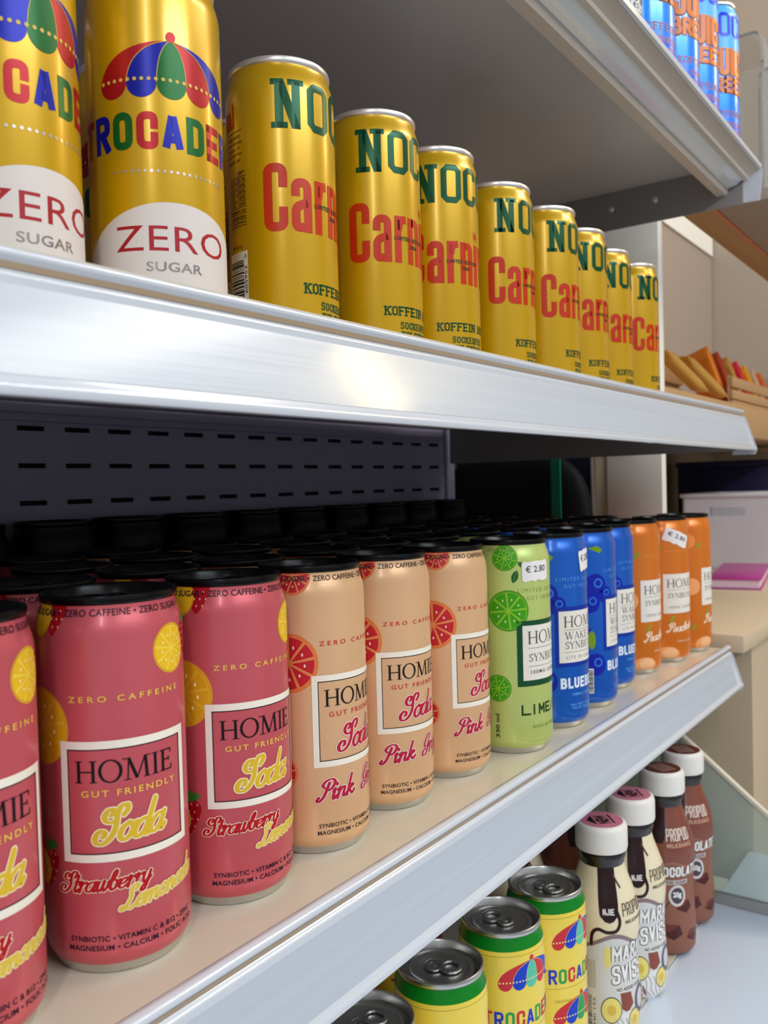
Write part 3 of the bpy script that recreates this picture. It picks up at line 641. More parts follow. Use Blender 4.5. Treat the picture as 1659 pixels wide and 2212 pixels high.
RED, BLU, GRN = ink('#a81219', .32, .2), ink('#0c1690', .32, .2), ink('#0a5a1e', .32, .2)
def umbrella(F, c, k, cols, dots, L=1, n=5):
    """parasol with rounded lobes fanning out of a point"""
    x0, y0 = c; top = 23.4*k
    order = sorted(range(n), key=lambda i: -abs(i-(n-1)/2))
    for i in order:
        o = i-(n-1)/2; bx = o*12.3*k; r = 6.15*k; by = 6*k
        sh = 1-.14*(abs(o)/2)**2
        ap = (x0, y0+top)
        lx, rx = x0+bx-r, x0+bx+r
        def side(x, bulge): return [((1-t)**2*ap[0]+2*t*(1-t)*(x0+(x-x0)*.92+bulge)+t*t*x, (1-t)**2*ap[1]+2*t*(1-t)*(y0+top*.86)+t*t*(y0+by)) for t in [j/12 for j in range(13)]]
        Lf, Rt = side(lx, 0), side(rx, 0)
        F.strip(Lf, Rt, cols[i], L+(1 if abs(o) < 1.5 else 0)+(1 if abs(o) < .5 else 0))
        F.ellipse((x0+bx, y0+by), r, r, cols[i], L+(1 if abs(o) < 1.5 else 0)+(1 if abs(o) < .5 else 0), 14, PI, 2*PI)
        if abs(o) < 1.6: 
            for q in (Lf, Rt): F.stroke(q, .28*k, dots, L+4, cap='')
    F.ellipse((x0, y0+top+1.4*k), 2.0*k, 2.2*k, cols[0], L+4, 20)
    m = int(n*12.3/2.85)
    for j in range(m):
        x = -n*6.15+1.6+j*2.85; F.ellipse((x0+x*k, y0+(7.4-.0009*x*x)*k), .78*k, .78*k, dots, L+5, 12)
def troc_label():
    dots = ink('#d8b24a'); sil = ink('#b5aca2', .3, .6); zero = ink('#a01420')
    F = Flat(); umbrella(F, (0, 88), 1.0, [RED, BLU, GRN, RED, BLU], dots)
    put('troc', 'umbrella_print', F)
    F = Flat(); F.word('TROCADERO', -45.6, 67, 8.7, 15.2, 3.1, 1.55, None, 2, cols=[RED, BLU, GRN, RED, BLU, GRN, RED, BLU, GRN])
    for j in range(20): F.ellipse((-25+j*2.62, 58.4), .66, .66, sil, 2, 12)
    put('troc', 'name_lettering', F)
    F = Flat(); N = 40; P = [(-44+88*i/N, 0) for i in range(N+1)]
    arch = lambda u: 46-15.5*abs(u/41)**2.1
    F.strip([(p[0], 5.0) for p in P], [(p[0], max(5.2, arch(p[0]))) for p in P], ink('#d5cbc4'), 1)
    F.text('ZERO', -25.4, 24.9, 26.0, 36.4, zero, 2, spacing=1.05)
    F.text('SUGAR', -12.7, 10.9, 17.7, 21.7, ink('#8c8480', .3, .5), 2, bold=.02, spacing=1.05)
    put('troc', 'zero_panel', F)
troc_label()
def green_label():
    dots = ink('#f0dc9a'); g = ink('#0c7a1e', .25); B, R_, G = ink('#1a3fc0'), ink('#c8303a'), ink('#2a9a4a')
    F = Flat(); F.rect(-90.1, 134.6, 90.1, 142.6, g, 1)
    put('green', 'neck_band', F)
    F = Flat(); umbrella(F, (28, 109.5), .78, [R_, B, ink('#5abf9a'), R_, B], dots); put('green', 'umbrella_print', F); F = Flat(); umbrella(F, (28, 56), .78, [R_, B, G, R_, B], dots)
    put('green', 'umbrella_print', F)
    F = Flat(); F.word('TROCADERO', -6, 85.4, 6.0, 10.4, 1.75, 1.25, None, 2, cols=[R_, B, G, R_, B, G, R_, B, G])
    for y in (131.6, 82.0): F.rect(-70, y, 70, y+.22, ink('#8a7a20'), 1)
    F.text('ORIGINAL SODA', 5, 30, 72, 74, ink('#b89a20'), 2)
    put('green', 'name_lettering', F)
green_label()
def breeze_label(kind):
    F = Flat()
    if kind == 'breeze':
        light, deep, org, sh = ink('#58b4f0', .28), ink('#1232d6', .28), ink('#e07a34', .3), ink('#7a3a1c')
        F.rect(-90.1, 96, 90.1, 141.5, light, 1)
        put('breeze', 'colour_band', F); F = Flat()
        for i in range(6): F.rect(-90.1, 5+i*4.6, 90.1, 9.6+i*4.6, ink('#%02x%02x%02x' % (20, 62+i*14, 236), .28), 1)
        put('breeze', 'colour_band', F)
        F = Flat(); slab_NOCCO(F, 0, 110, 24, deep, 3, .92)
        put('breeze', 'logo_lettering', F)
        F = Flat()
        F.word('JUICY', 4, 71.4, 12.4, 27, 5.0, .8, sh, 3, extra=1.6); F.word('JUICY', 4, 72, 12.4, 27, 5.0, .8, org, 4)
        F.word('BREEZE', 2, 54.4, 10.0, 15.5, 3.6, .6, sh, 3, extra=1.4); F.word('BREEZE', 2, 55, 10.0, 15.5, 3.6, .6, org, 4)
        put('breeze', 'flavour_lettering', F)
        F = Flat(); c = ink('#a86a78')
        F.word('KOFFEIN 180MG', 8, 31, 4.6, 6.2, 1.1, .8, c, 3, slab=True); F.word('SOCKERFRI', 20, 21.5, 3.4, 5.0, .9, .7, c, 3, slab=True); F.word('KOLSYRAD', 21, 14, 3.4, 5.0, .9, .7, c, 3, slab=True)
        put('breeze', 'lettering', F)
    else:
        F.rect(-90.1, 38, 90.1, 60, ink('#d8d09a'), 1)
        F.word('KOFFEIN 180MG', -14, 28, 5.2, 7.6, 1.5, .9, ink('#e4e4e0'), 3, slab=True); F.word('SOCKERFRI', -2, 16, 4.0, 6.2, 1.2, .8, ink('#d8d8d8'), 3, slab=True)
        slab_NOCCO(F, -10, 108, 24, ink('#e4e4e0'), 3)
        put('navy', 'lettering', F)
breeze_label('breeze'); breeze_label('navy')
def can(kind, x, y, z, ang, label, group, name, tab=0.0, prints=True):
    """ang: world angle in degrees of the label origin u = 0"""
    o = empty(name, (x*MM, y*MM, z*MM), math.radians(ang)); tag(o, label, 'can', group)
    body = link('can_body', MESH[kind+'_body'], o); link('base_rim', MESH[kind+'_base'], o)
    lid = link('lid', MESH[kind+'_lid'], o); link('lid_rim', MESH[kind+'_rim'], lid)
    t = link('pull_tab', MESH[kind+'_tab'], lid); t.rotation_euler = (0, 0, math.radians(tab))
    if prints:
        for nm, me in PRINTS[kind]: link(nm, me, body)
    return o

# ------------------------------------------------------------------ the room
M_wall = mat('beige_wall_paint', '#b3a594', .8, bump=.1, bscale=(60, 60, 60), var=.03)
M_floor = mat('grey_floor_vinyl', '#8f8a84', .5, bump=.05, bscale=(30, 30, 30), var=.08)
M_ceil = mat('white_ceiling', '#d8d4cc', .8, bump=.1, bscale=(40, 40, 40))
def struct(name, lo, hi, m): return tag(box(name, lo, hi, m), kind='structure')
struct('floor', (-2500, -3500, -920), (3200, 900, -900), M_floor)
struct('wall_back', (-2500, 460, -900), (2172, 500, 2600), M_wall)
struct('wall_right', (2172, -3500, -900), (2212, 500, 2600), M_wall)

# ------------------------------------------------------------------ shelving
M_deck = mat('greige_shelf_enamel', '#cec5b0', .22, 0, coat=.4, bump=.02, bscale=(200, 200, 200), var=.02, vscale=(20, 20, 20))
M_beam = mat('greige_beam_enamel', '#c2b9ae', .35, 0, bump=.02, bscale=(200, 200, 200), var=.02)
M_rail = mat('clear_white_rail_plastic', '#c8ccd2', .16, 0, coat=.7, bump=.05, bscale=(6, 500, 500), var=.03, vscale=(3, 300, 300))
M_paper = mat('white_ticket_paper', '#b1b8c1', .32, 0, coat=.22, bump=.22, bscale=(4, 500, 500), var=.13, vscale=(2.0, 210, 210))
M_groove = mat('tan_rail_groove', '#a08a70', .3, 0, coat=.3, bump=.03, bscale=(5, 400, 400), var=.03)
M_under = mat('underside_shade_grey', '#c0bdbb', .3, 0, coat=.2, bump=.02, bscale=(200, 200, 200), var=.03)  # deck paint as it greys in shade, put into the colour
M_diff = mat('pale_plastic_channel', '#dde8ee', .10, 0, coat=1.0, bump=.12, bscale=(12, 200, 200), var=.08, vscale=(14, 90, 90), bdist=.002)
M_bracket = mat('grey_bracket_enamel', '#8b8684', .4, 0, bump=.03, bscale=(200, 200, 200), var=.03)
M_back = mat('slate_back_panel', '#a29eb8', .5, 0, bump=.04, bscale=(150, 150, 150), var=.05)
M_dark = mat('slot_shade_black', '#07070d', .8, var=.1)
M_clear = mat('clear_acrylic', '#f2f6f8', .05, 0, trans=.9, ior=1.45, var=.01)
M_cap2 = mat('milky_end_plastic', '#dfe5f0', .2, 0, coat=.4, trans=.35, ior=1.3, var=.02)
M_rivet = mat('bright_rivet', '#e6e2da', .25, .8, var=.03)
RAIL = [(-45.5, 0), (-45.8, 2.2), (-46.8, 3.4), (-49.5, 3.8), (-51.8, 3.2), (-52.8, 1.8), (-52.5, .2), (-51.2, -1.0), (-50.9, -3.4), (-51.8, -4.4), (-52.9, -5.0), (-53.2, -6.0), (-52.9, -7.0),
        (-62.6, -38.6), (-64.0, -39.6), (-64.9, -41.6), (-64.2, -43.6), (-62.4, -44), (-61.0, -42.6), (-60.6, -40.5), (-50.6, -7.5), (-49.4, -3), (-47.2, -.8)]
X0, X1 = -900, 776
def shelf(dy, z, label, deck_back=293, rz=0.0, top=False):
    t = empty('metal_shelf', ((X0+X1)/2*MM, (dy+120)*MM, z*MM)); tag(t, label, 'shelf', 'metal shelves of the drinks bay')
    off = t.location
    def fix(o): o.location = (-off.x, -off.y, -off.z); o.parent = t; return o
    sh = lambda prof: [(y+dy, zz+z) for y, zz in prof]
    sr = lambda prof: [(y+dy, zz*.92+z+rz) for y, zz in prof]
    yf = -45.4+dy if not top else -78.0
    fix(box('deck', (X0, yf, z-1.6), (X1-2.2, deck_back, z), M_deck)); fix(box('underside_shade_sheet', (X0, (yf+24) if not top else -43.5, z-3.2), (X1-2.4, deck_back, z-1.8), M_under))  # added sheet under the deck carries the underside's shaded grey as colour
    if not top:
        fix(extrude_x('front_beam', sh([(-45.2, -1.7), (-45.2, -31), (-43, -33.5), (-24, -33.5), (-21.5, -31), (-21.5, -1.7)]), X0, X1-2.4, M_beam))
        r = fix(extrude_x('price_rail', sr(RAIL), X0, X1, M_rail, angle=50))
        tk = extrude_x('ticket_strip', sr([(-53.5, -8.6), (-62.3, -37.2), (-61.9, -37.4), (-53.1, -8.8)]), X0, X1-14, M_paper); tk.parent = r
        gv = extrude_x('groove_strip', sr([(-51.5, -1.2), (-51.3, -3.3), (-50.9, -3.2), (-51.1, -1.2)]), X0, X1-1, M_groove); gv.parent = r
    else:   # flipped-up rail of the top shelf: box beam, glossy channel, rail back and thin white lip
        fix(extrude_x('front_beam', [(-44, z-1.7), (-44, 483.5), (-46, 481), (-55.5, 481), (-57.5, 483.5), (-57.5, z-1.7)], X0, X1-2.4, M_beam))
        ch = fix(extrude_x('channel_strip', [(-57.6, 487), (-65.5, 488.5), (-73, 493.5), (-73, 495.5), (-65, 491), (-57.6, 489.5)], X0, X1-4, M_diff, angle=20))
        r = fix(extrude_x('price_rail', [(-73.2, 491.5), (-77, 493), (-78, 495.5), (-88, 502), (-88, 504.5), (-78.2, 499), (-73.2, 497)], X0, X1, M_beam, angle=25))
        tk = extrude_x('rail_lip', [(-88, 501.0), (-90, 502.2), (-90.6, 505.5), (-86.0, 513), (-80, 516.5), (-78.3, 515), (-84, 510.5), (-88.1, 504.6)], X0, X1, M_rail, angle=40); tk.parent = r
    ec = box('end_cap', (X1-1.5, -64+dy, z-43), (X1, -52.0+dy, z-6), M_clear); 
    bm = bmesh.new(); P = [(-52.0, -4), (-54, -6), (-65, -42), (-63, -48), (-40, -48), (-46, -4)] if not top else [(-38, -47), (-60, -48), (-63, -14), (-48, 3), (-42, 1), (-38, -24)]
    A = [bm.verts.new((X1*MM, (y+dy)*MM, (zz*.92+z+rz)*MM)) for y, zz in P]; B = [bm.verts.new(((X1+1.6)*MM, (y+dy)*MM, (zz*.92+z+rz)*MM)) for y, zz in P]
    bm.faces.new(A[::-1]); bm.faces.new(B)
    for i in range(len(P)): bm.faces.new((A[i], A[(i+1) % 6], B[(i+1) % 6], B[i]))
    bpy.data.objects.remove(ec)
    ec = link('end_cap', finish(bm, 'end_cap', M_cap2, False), r)
    br = fix(extrude_x('bracket', [(-44+dy, z-2), (-44+dy, z-45), (292, z-46), (292, z-2)], X1-2.0, X1-.2, M_bracket))
    for yy in (70, 20):
        rv = link('rivet', lathe('rivet', [(0, 0), (3.6, 0), (3.4, .7), (2.0, 1.2), (0, 1.3)], M_rivet, 20), br, ((X1-2.0)*MM, yy*MM, (z-22)*MM), (0, -PI/2, 0))
    return t
ZB, ZA, ZT, ZC = 0, 257, 514, -252
DB, DA, DT, DC = 0, -17, -28, 0
shelf(DB, ZB, 'middle metal shelf carrying the pink, peach, lime, blue and orange cans')
shelf(DA, ZA, 'upper metal shelf with glossy white price rail carrying the yellow cans', rz=-5.3)
shelf(DT, ZT, 'top metal shelf seen from below with its shaded underside showing', top=True)
# base shelf: a plain greige deck with a white front ledge
t = empty('base_shelf', (0, .1, ZC*MM)); tag(t, 'low base shelf with greige deck and white ledge under the green-necked cans', 'shelf')
def fixz(o): o.location = -t.location; o.parent = t; return o
fixz(box('deck', (X0, -46, ZC-20), (X1, 293, ZC), M_deck))
fixz(box('front_ledge', (X0, -420, ZC-22), (868, -46.5, ZC-2.0), mat('white_ledge_laminate', '#d3dff0', .3, coat=.3, var=.015, vscale=(8, 8, 8)), bev=1.0))
# slotted back panel
bay = empty('shelving_back', (0, .3, ZC*MM)); tag(bay, 'slate slotted steel back panel of the drinks bay with its end upright', 'panel')
def slotted():
    xs = [X0]; c = -860+12.3
    cols = []
    x = 748.0
    while x > -100: cols.append(x); x -= 40.3
    for x in sorted(cols): xs += [x-11.5, x+11.5]
    xs.append(772)
    zs = [-250]; rows = [207.0+28.1*k for k in range(-3, 3)]
    for z in rows: zs += [z-1.9, z+1.9]
    zs.append(760)
    bm = bmesh.new(); V = [[bm.verts.new((x*MM, 0, z*MM)) for z in zs] for x in xs]
    for i in range(len(xs)-1):
        for j in range(len(zs)-1):
            if i % 2 == 1 and j % 2 == 1: continue
            bm.faces.new((V[i][j], V[i+1][j], V[i+1][j+1], V[i][j+1]))
    thicken(bm, (0, 1.2, 0))
    o = link('slotted_panel', finish(bm, 'slotted_panel', M_back, False), bay); o.location = (0, 0, -bay.location.z)
slotted()
def fixb(o): o.location = -bay.location; o.parent = bay; return o
fixb(box('slot_dark_sheet', (X0, 306, -250), (772, 308, 760), M_dark)); fixb(box('fold', (X0, 294.5, 240.0), (764, 299.2, 246.0), M_back, bev=1.0))  # near-black sheet added behind the slots; their shade is in its colour
fixb(box('upright', (772.5, 296, -880), (792, 330, 900), M_back, bev=1.0))

# ------------------------------------------------------------------ price stickers
def sticker(parent, u0, u1, v0, v1, tilt, txt='\u20ac 2.80'):
    F = Flat(); w, h = u1-u0, v1-v0
    P = [(0, .1), (.06, 0), (.3, .06), (.45, 0), (.55, .08), (.7, 0), (.92, .02), (1, .12), (1, .9), (.94, 1), (.7, .97), (.5, 1), (.2, .96), (.05, 1), (0, .88)]
    ca, sa = math.cos(tilt), math.sin(tilt)
    X = lambda p: (u0+w/2+((p[0]-.5)*w*ca-(p[1]-.5)*h*sa), v0+h/2+((p[0]-.5)*w*sa+(p[1]-.5)*h*ca))
    F.poly([X(p) for p in P], ink('#e8e2dc'), 8); F.xf = X
    F.text(txt, .12, .88, .45, .78, ink('#3a3838'), 10, bold=.01)
    link('price_sticker', F.build('price_sticker', can_r, R0, vcuts=CUTS), parent)

# ------------------------------------------------------------------ middle shelf: slim cans with black lids
G1 = 'slim cans with black lids, front row of the middle shelf'
front = [('pink', -41.3, 3.3, -151.5, 'pink strawberry can cut off by the left edge, leftmost of the front row'),
 ('pink', 26.1, 2.4, -169.3, 'nearest whole pink strawberry lemonade can on the middle shelf'),
 ('pink', 90.3, 2.6, -154.0, 'pink strawberry lemonade can standing next to the first peach can'),
 ('peach', 153.4, 4.2, -140.2, 'peach grapefruit can beside the pink cans, nearest of three'),
 ('peach', 221.0, 6.6, -152.1, 'peach grapefruit can in the middle of three in the front row'),
 ('peach', 286.5, 4.2, -139.6, 'peach grapefruit can beside the lime green can'),
 ('lime', 352.6, -9.1, -143.0, 'lime green can with a torn white price sticker, front row'),
 ('blue', 422.7, -7.2, -141.8, 'blue blueberry can beside the lime can, with a price sticker'),
 ('blue', 489.8, -4.6, -113.8, 'blue can turned aside showing dark berries, middle of three blue cans'),
 ('blue', 558.7, 5.0, -130.4, 'blue can beside the orange cans, farthest of three blue cans'),
 ('orange', 629.0, 4.3, -139.6, 'orange can beside the blue cans, nearest of three orange cans'),
 ('orange', 695.9, -3.5, -155.7, 'orange can with a tilted white price sticker near its lid'),
 ('orange', 760.0, -8.0, -123.6, 'orange can at the far end of the middle shelf')]
FC = []
for k, x, y, a, lb in front: FC.append(can(k, x, y, ZB, a, lb, G1, 'soda_can' if k in ('pink', 'peach') else 'drink_can', tab=random.uniform(0, 360)))
body_of = lambda o: next(c for c in o.children if c.name.startswith('can_body'))
sticker(body_of(FC[6]), 4.4, 27.0, 117.5, 131.5, .03); sticker(body_of(FC[7]), 19.0, 36.0, 117.5, 133.5, .15); sticker(body_of(FC[11]), .5, 30, 118.0, 132.0, -.38)
G2 = 'slim cans with black lids, rows behind on the middle shelf'
ordw = {1: 'second', 2: 'third', 3: 'fourth'}
back = []
for row in (1, 2, 3):
    yy = 3+row*63.5
    for i in range(-1, 13):
        x = -62+i*66.2+(18 if row % 2 else 0)+random.uniform(-3, 3)+row*10
        if x > 735: continue
        kind = 'pink' if x < 150 else 'peach' if x < 370 else 'lime' if x < 440 else 'blue' if x < 590 else 'orange'
        if row == 1 and x > 150: kind = 'peach' if x < 385 else kind
        back.append((kind, x, yy+random.uniform(-3, 3), row, i))
cnt = {}
for kind, x, y, row, i in back: cnt.setdefault((kind, row), []).append(x)
ORD = ['nearest', 'second nearest', 'third nearest', 'fourth nearest', 'fifth nearest', 'sixth nearest', 'seventh nearest']
for kind, x, y, row, i in back:
    n = sorted(cnt[(kind, row)]).index(x); tot = len(cnt[(kind, row)])
    which = 'only' if tot == 1 else ORD[n]
    nm = {'pink': 'pink strawberry', 'peach': 'peach grapefruit', 'lime': 'lime green', 'blue': 'blue berry', 'orange': 'orange'}[kind]
    can(kind, x, y, ZB, random.uniform(-175, -135), '%s %s can in the %s row back on the middle shelf' % (which, nm, ordw[row]), G2, 'soda_can' if kind in ('pink', 'peach') else 'drink_can', tab=random.uniform(0, 360), prints=row == 1)

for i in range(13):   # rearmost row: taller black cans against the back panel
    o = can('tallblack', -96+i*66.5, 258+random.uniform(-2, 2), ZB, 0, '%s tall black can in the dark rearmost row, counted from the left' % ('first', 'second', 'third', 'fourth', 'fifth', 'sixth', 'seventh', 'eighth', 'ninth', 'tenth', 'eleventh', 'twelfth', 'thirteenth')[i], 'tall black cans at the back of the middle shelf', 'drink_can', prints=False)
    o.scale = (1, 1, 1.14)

# ------------------------------------------------------------------ upper shelf: yellow cans
G3 = 'yellow cans in the front row of the upper shelf'
can('troc', -5.2, 15.6, ZA, -89.3, 'yellow umbrella can cut off by the left edge of the picture', G3, 'drink_can', 40)
can('troc', 62.6, 6.7, ZA, -116.5, 'yellow can with rainbow umbrella and white panel, whole one on the upper shelf', G3, 'drink_can', 10)
noc = [(157.9, 18.9, -147.4), (238.7, 17.5, -163.3), (310.0, 17.6, -178.0), (395.6, 18.0, -153.1), (469.5, 14.0, -148.1), (544.6, 18.7, -163.0), (626.5, 26.2, -160.0), (698.8, 24.0, -144.5)]
nl = ['nearest yellow can with green slab lettering, barcode showing at its left', 'second yellow green-lettered can from the umbrella cans', 'third yellow green-lettered can, turned left with its first letter cut', 'fourth yellow green-lettered can from the umbrella cans',
      'fifth yellow green-lettered can from the umbrella cans', 'sixth yellow green-lettered can from the umbrella cans', 'seventh yellow can, second from the far end of the upper shelf', 'yellow can at the far end of the upper shelf, in front of the pale wall']
for (x, y, a), lb in zip(noc, nl): can('carn', x, y, ZA, a, lb, G3, 'drink_can', random.uniform(0, 360))
G4 = 'yellow cans in the second row of the upper shelf'
for i, (k, x) in enumerate((('troc', 30), ('troc', 110), ('carn', 200), ('carn', 290), ('carn', 380))):
    can(k, x, 84, ZA, -130, '%s yellow can standing hidden in the second row of the upper shelf' % ('first', 'second', 'third', 'fourth', 'fifth')[i], G4, 'drink_can')

# ------------------------------------------------------------------ top shelf: blue cans
G5 = 'cans on the top shelf'
can('navy', 454.5, -47, ZT, -140, 'navy can with pale lettering, nearest on the top shelf', G5, 'drink_can')
for (x, a), lb in zip(((534.5, -175), (605.2, -158), (669.3, -187), (747.8, -182)), ('bright blue and orange can next to the navy can on the top shelf', 'second bright blue and orange can on the top shelf', 'third bright blue and orange can on the top shelf', 'bright blue and orange can at the far end of the top shelf')):
    can('breeze', x, -47, ZT, a, lb, G5, 'drink_can')

# ------------------------------------------------------------------ base shelf: green-necked cans
G6 = 'green-necked yellow cans on the base shelf'
for (x, y, a, tb), lb in zip(((176, -8, -160, 150), (246, -12, -75, 10), (317, -16, -165, 250), (378, -20, -155, 60)),
        ('green-necked yellow can with only its lid in view at the bottom edge', 'green-necked yellow can with its ring tab turned right, second from the bottom edge', 'green-necked yellow can third from the bottom edge', 'green-necked yellow can beside the milkshake bottles')):
    can('green', x, y, ZC, a, lb, G6, 'drink_can', tb)
for i, (x, y) in enumerate(((150, 62), (232, 66), (312, 62))):
    can('green', x, y, ZC, -150, '%s green-necked can in the shade behind the front row' % ('nearest', 'second', 'third')[i], G6+' behind', 'drink_can', 90*i)

# ------------------------------------------------------------------ milkshake bottles
BOT = [(0, 23.5), (1.2, 25.8), (4, 27.6), (10, 28.2), (30, 28.2), (44, 27.2), (58, 26.4), (72, 27.0), (86, 28.2), (98, 27.9), (108, 26.0), (118, 22.4), (127, 19.0), (134, 17.0), (139, 16.2), (146, 16.0)]
bot_r = lambda v: interp(BOT, v)
BCUT = [b[0] for b in BOT[1:-1]]
M_cream = mat('cream_sleeve', '#e2d4b2', .32, 0, coat=.3, bump=.03, bscale=(200, 200, 200), var=.03, vscale=(60, 60, 60))
M_choc = mat('chocolate_sleeve', '#7c4130', .3, 0, coat=.35, bump=.03, bscale=(200, 200, 200), var=.12, vscale=(45, 45, 45))
M_cap = mat('white_bottle_cap', '#e8e2da', .4, 0, var=.02)
M_neck = mat('dark_bottle_neck', '#1c1614', .25, 0, coat=.5, var=.05)
for k, m in (('cream', M_cream), ('choc', M_choc)): MESH[k+'_bottle'] = lathe('bottle_body', [(0, .8), (20, .3)]+[(r, z) for z, r in BOT[:-2]], m, 72, angle=60)
MESH['neck'] = lathe('neck', [(17.1, 133.8), (17.4, 136), (18.6, 139), (19.0, 141), (18.6, 143.4), (16, 144.2), (16, 146)], M_neck, 48)
MESH['cap'] = lathe('cap', [(17.5, 144.6), (20.0, 145.0), (20.3, 147), (20.3, 160.5), (20.1, 162.6), (19.2, 164.6), (17.6, 165.6), (17.0, 165.7)], M_cap, 120, ribs=(2, 3, .14))
def bottle_print(kind):
    F = Flat(); br, blk, wh = ink('#2a1518', .25), ink('#241c1c'), ink('#ebe8e2')
    if kind == 'cream':
        g, pale, yel, tan = ink('#a89a9c'), ink('#d2d0cc'), ink('#e4d08a'), ink('#8a4a3c')
        # grey-white lower field with a scalloped top edge under the cream shoulder
        N = 60; top = lambda u: 82+5.0*math.cos((u-4)/8.5)
        P = [(-88+176*i/N, 0) for i in range(N+1)]
        F.strip([(p[0], 3.0) for p in P], [(p[0], top(p[0])) for p in P], pale, 0)
        F.strip([(p[0], top(p[0])-3.5) for p in P], [(p[0], top(p[0])) for p in P], ink('#8a7478'), 1)
        F.strip([(-11.5, 139), (-10, 128), (-8.6, 112), (-7.4, 101), (-3.4, 96.6), (0, 95.5)], [(11.5, 139), (10, 128), (8.6, 112), (7.4, 101), (3.4, 96.6), (0, 95.4)], br, 2)
        # drip of sauce round the shoulder
        F.stroke(catmull([(6.0, 106), (8.4, 96), (5.5, 89.5), (-2, 88.5), (-8.5, 90.5), (-13, 87), (-14.5, 78)], 6), 2.6, br, 2)
        F.stroke(catmull([(8, 129), (11, 124), (13.5, 120)], 6), 2.0, ink('#4a3428'), 2)
        F.word('NJIE', -4.9, 101.5, 2.4, 4.6, .75, .45, wh, 4)
        F.word('PROPUD', 11.5, 99.5, 3.6, 9.6, .95, .6, ink('#5a4a34'), 3); F.text('MILKSHAKE', 13.5, 36, 93.4, 96.4, ink('#5a4a34'), 3, bold=.02)
        F.word('MARANG', 1.5, 64.5, 6.6, 12.6, 2.2, .7, blk, 3, slope=.05, extra=1.3); F.word('MARANG', 1.5, 64.5, 6.6, 12.6, 2.2, .7, wh, 4, slope=.05)
        for x in (25.3, 28.3): F.ellipse((x, 80.4), .9, .9, wh, 4, 12)
        F.word('SVISS', 1.5, 47.0, 7.2, 14.4, 2.5, .8, blk, 3, slope=.05, extra=1.3); F.word('SVISS', 1.5, 47.0, 7.2, 14.4, 2.5, .8, wh, 4, slope=.05)
        F.rect(4, 40.6, 34, 44.8, ink('#e0dcd6'), 3); F.text('NO ADDED SUGAR', 5, 33, 41.4, 44.2, blk, 4, bold=.03)
        for c, r in (((0.5, 27.5), 7.6), ((21.5, 17), 6.4)):
            F.ellipse(c, r+.6, (r+.6)*1.25, blk, 4, 32); F.ellipse(c, r, r*1.25, ink('#e8d678'), 5, 32); F.ellipse(c, r*.45, r*.55, ink('#d8b850'), 6, 24)
        F.poly([(-4, 77), (3, 75), (1, 62), (-2.5, 58), (-5, 66)], ink('#e6d47c'), 2)
        F.poly([(8, 40), (18, 39.5), (20, 30), (14, 24), (9, 28)], tan, 3); F.poly([(-1, 16), (3, 13), (7, 4), (-4, 4), (-6, 10)], tan, 3)
        F.ellipse((14, 11), 13, 14.5, ink('#e2e0dc'), 3, 36)
        for k in range(5): F.stroke(catmull([(3+k*4.6, 21-k*.6), (6+k*4.0, 15), (5.5+k*4.4, 9), (9.5+k*3.6, 4)], 6), .7, ink('#9a989a'), 5)
        F.ring((31, 30), 9, 11, 6.2, 7.8, ink('#5a5666'), 5, 32); F.ellipse((31, 30), 6.0, 7.6, ink('#c8c6ca'), 5, 28)
        # back-of-pack text block and barcode
        F.rect(-24, 4, -10.5, 66, ink('#dcd6c4'), 2)
        for k in range(8): F.rect(-22.8+k*1.5, 43, -22.3+k*1.5, 65, ink('#8a8478'), 3)
        random.seed(5); y = 9.0
        while y < 38:
            t = random.choice((.4, .6, 1.0)); F.rect(-22.5, y, -14.5, y+t, blk, 3); y += t+random.choice((.5, .8))
        F.text('7340 155', -13.6, -11.6, 10, 36, blk, 3, rot=1)
        F.ring((-15, 72), 3.6, 3.6, 3.0, 3.0, wh, 3, 20)
    else:
        dk, lt, gl = ink('#4a1f1c', .25), ink('#a06a52'), ink('#b4907c')
        N = 50; P = [(-88+176*i/N, 0) for i in range(N+1)]; top = lambda u: 83+3.0*math.sin(u/7.0)
        F.strip([(p[0], 3.0) for p in P], [(p[0], top(p[0])) for p in P], ink('#8a5a48'), 0)
        F.strip([(-7.2, 139), (-6.6, 112), (-4, 104)], [(7.2, 139), (6.6, 112), (4, 104)], br, 2)
        F.strip([(p[0], top(p[0])) for p in P], [(p[0], top(p[0])+1.6) for p in P], lt, 1)
        F.word('PROPUD', 7, 106, 3.8, 10.5, 1.1, .6, ink('#e4d2c6'), 3); F.text('MILKSHAKE', 7.5, 34, 100.4, 104.2, ink('#c89a86'), 3, bold=.03)
        F.word('CHOCOLATE', -8, 73.4, 5.2, 9.8, 1.9, .6, dk, 3, extra=1.1); F.word('CHOCOLATE', -8, 73.4, 5.2, 9.8, 1.9, .6, wh, 4)
        F.rect(-6, 66.4, 28, 70.4, ink('#cfc4bc'), 3); F.text('NO ADDED SUGAR', -5, 27, 67.0, 69.8, blk, 4, bold=.03)
        for (x, y, s) in ((-6, 52, 10), (10, 24, 11), (-14, 24, 9), (24, 46, 9), (34, 18, 9)):
            F.poly([(x-s, y-.2*s), (x-.5*s, y+.6*s), (x+.7*s, y+.5*s), (x+s, y-.3*s), (x+.2*s, y-.75*s)], dk, 1); F.poly([(x-s, y-.2*s), (x-.5*s, y+.6*s), (x+.7*s, y+.5*s), (x, y)], ink('#6e3228', .25), 2)
        F.stroke([(-16, 36), (4, 44), (16, 60)], 1.0, dk, 2)
        F.ring((17, 56), 8.6, 9.8, 6.4, 7.4, ink('#d4ccc8'), 4, 32); F.ellipse((17, 56), 6.3, 7.3, ink('#4c444a'), 4, 28); F.text('20g', 12.6, 21.4, 53, 59.5, wh, 6, bold=.04)
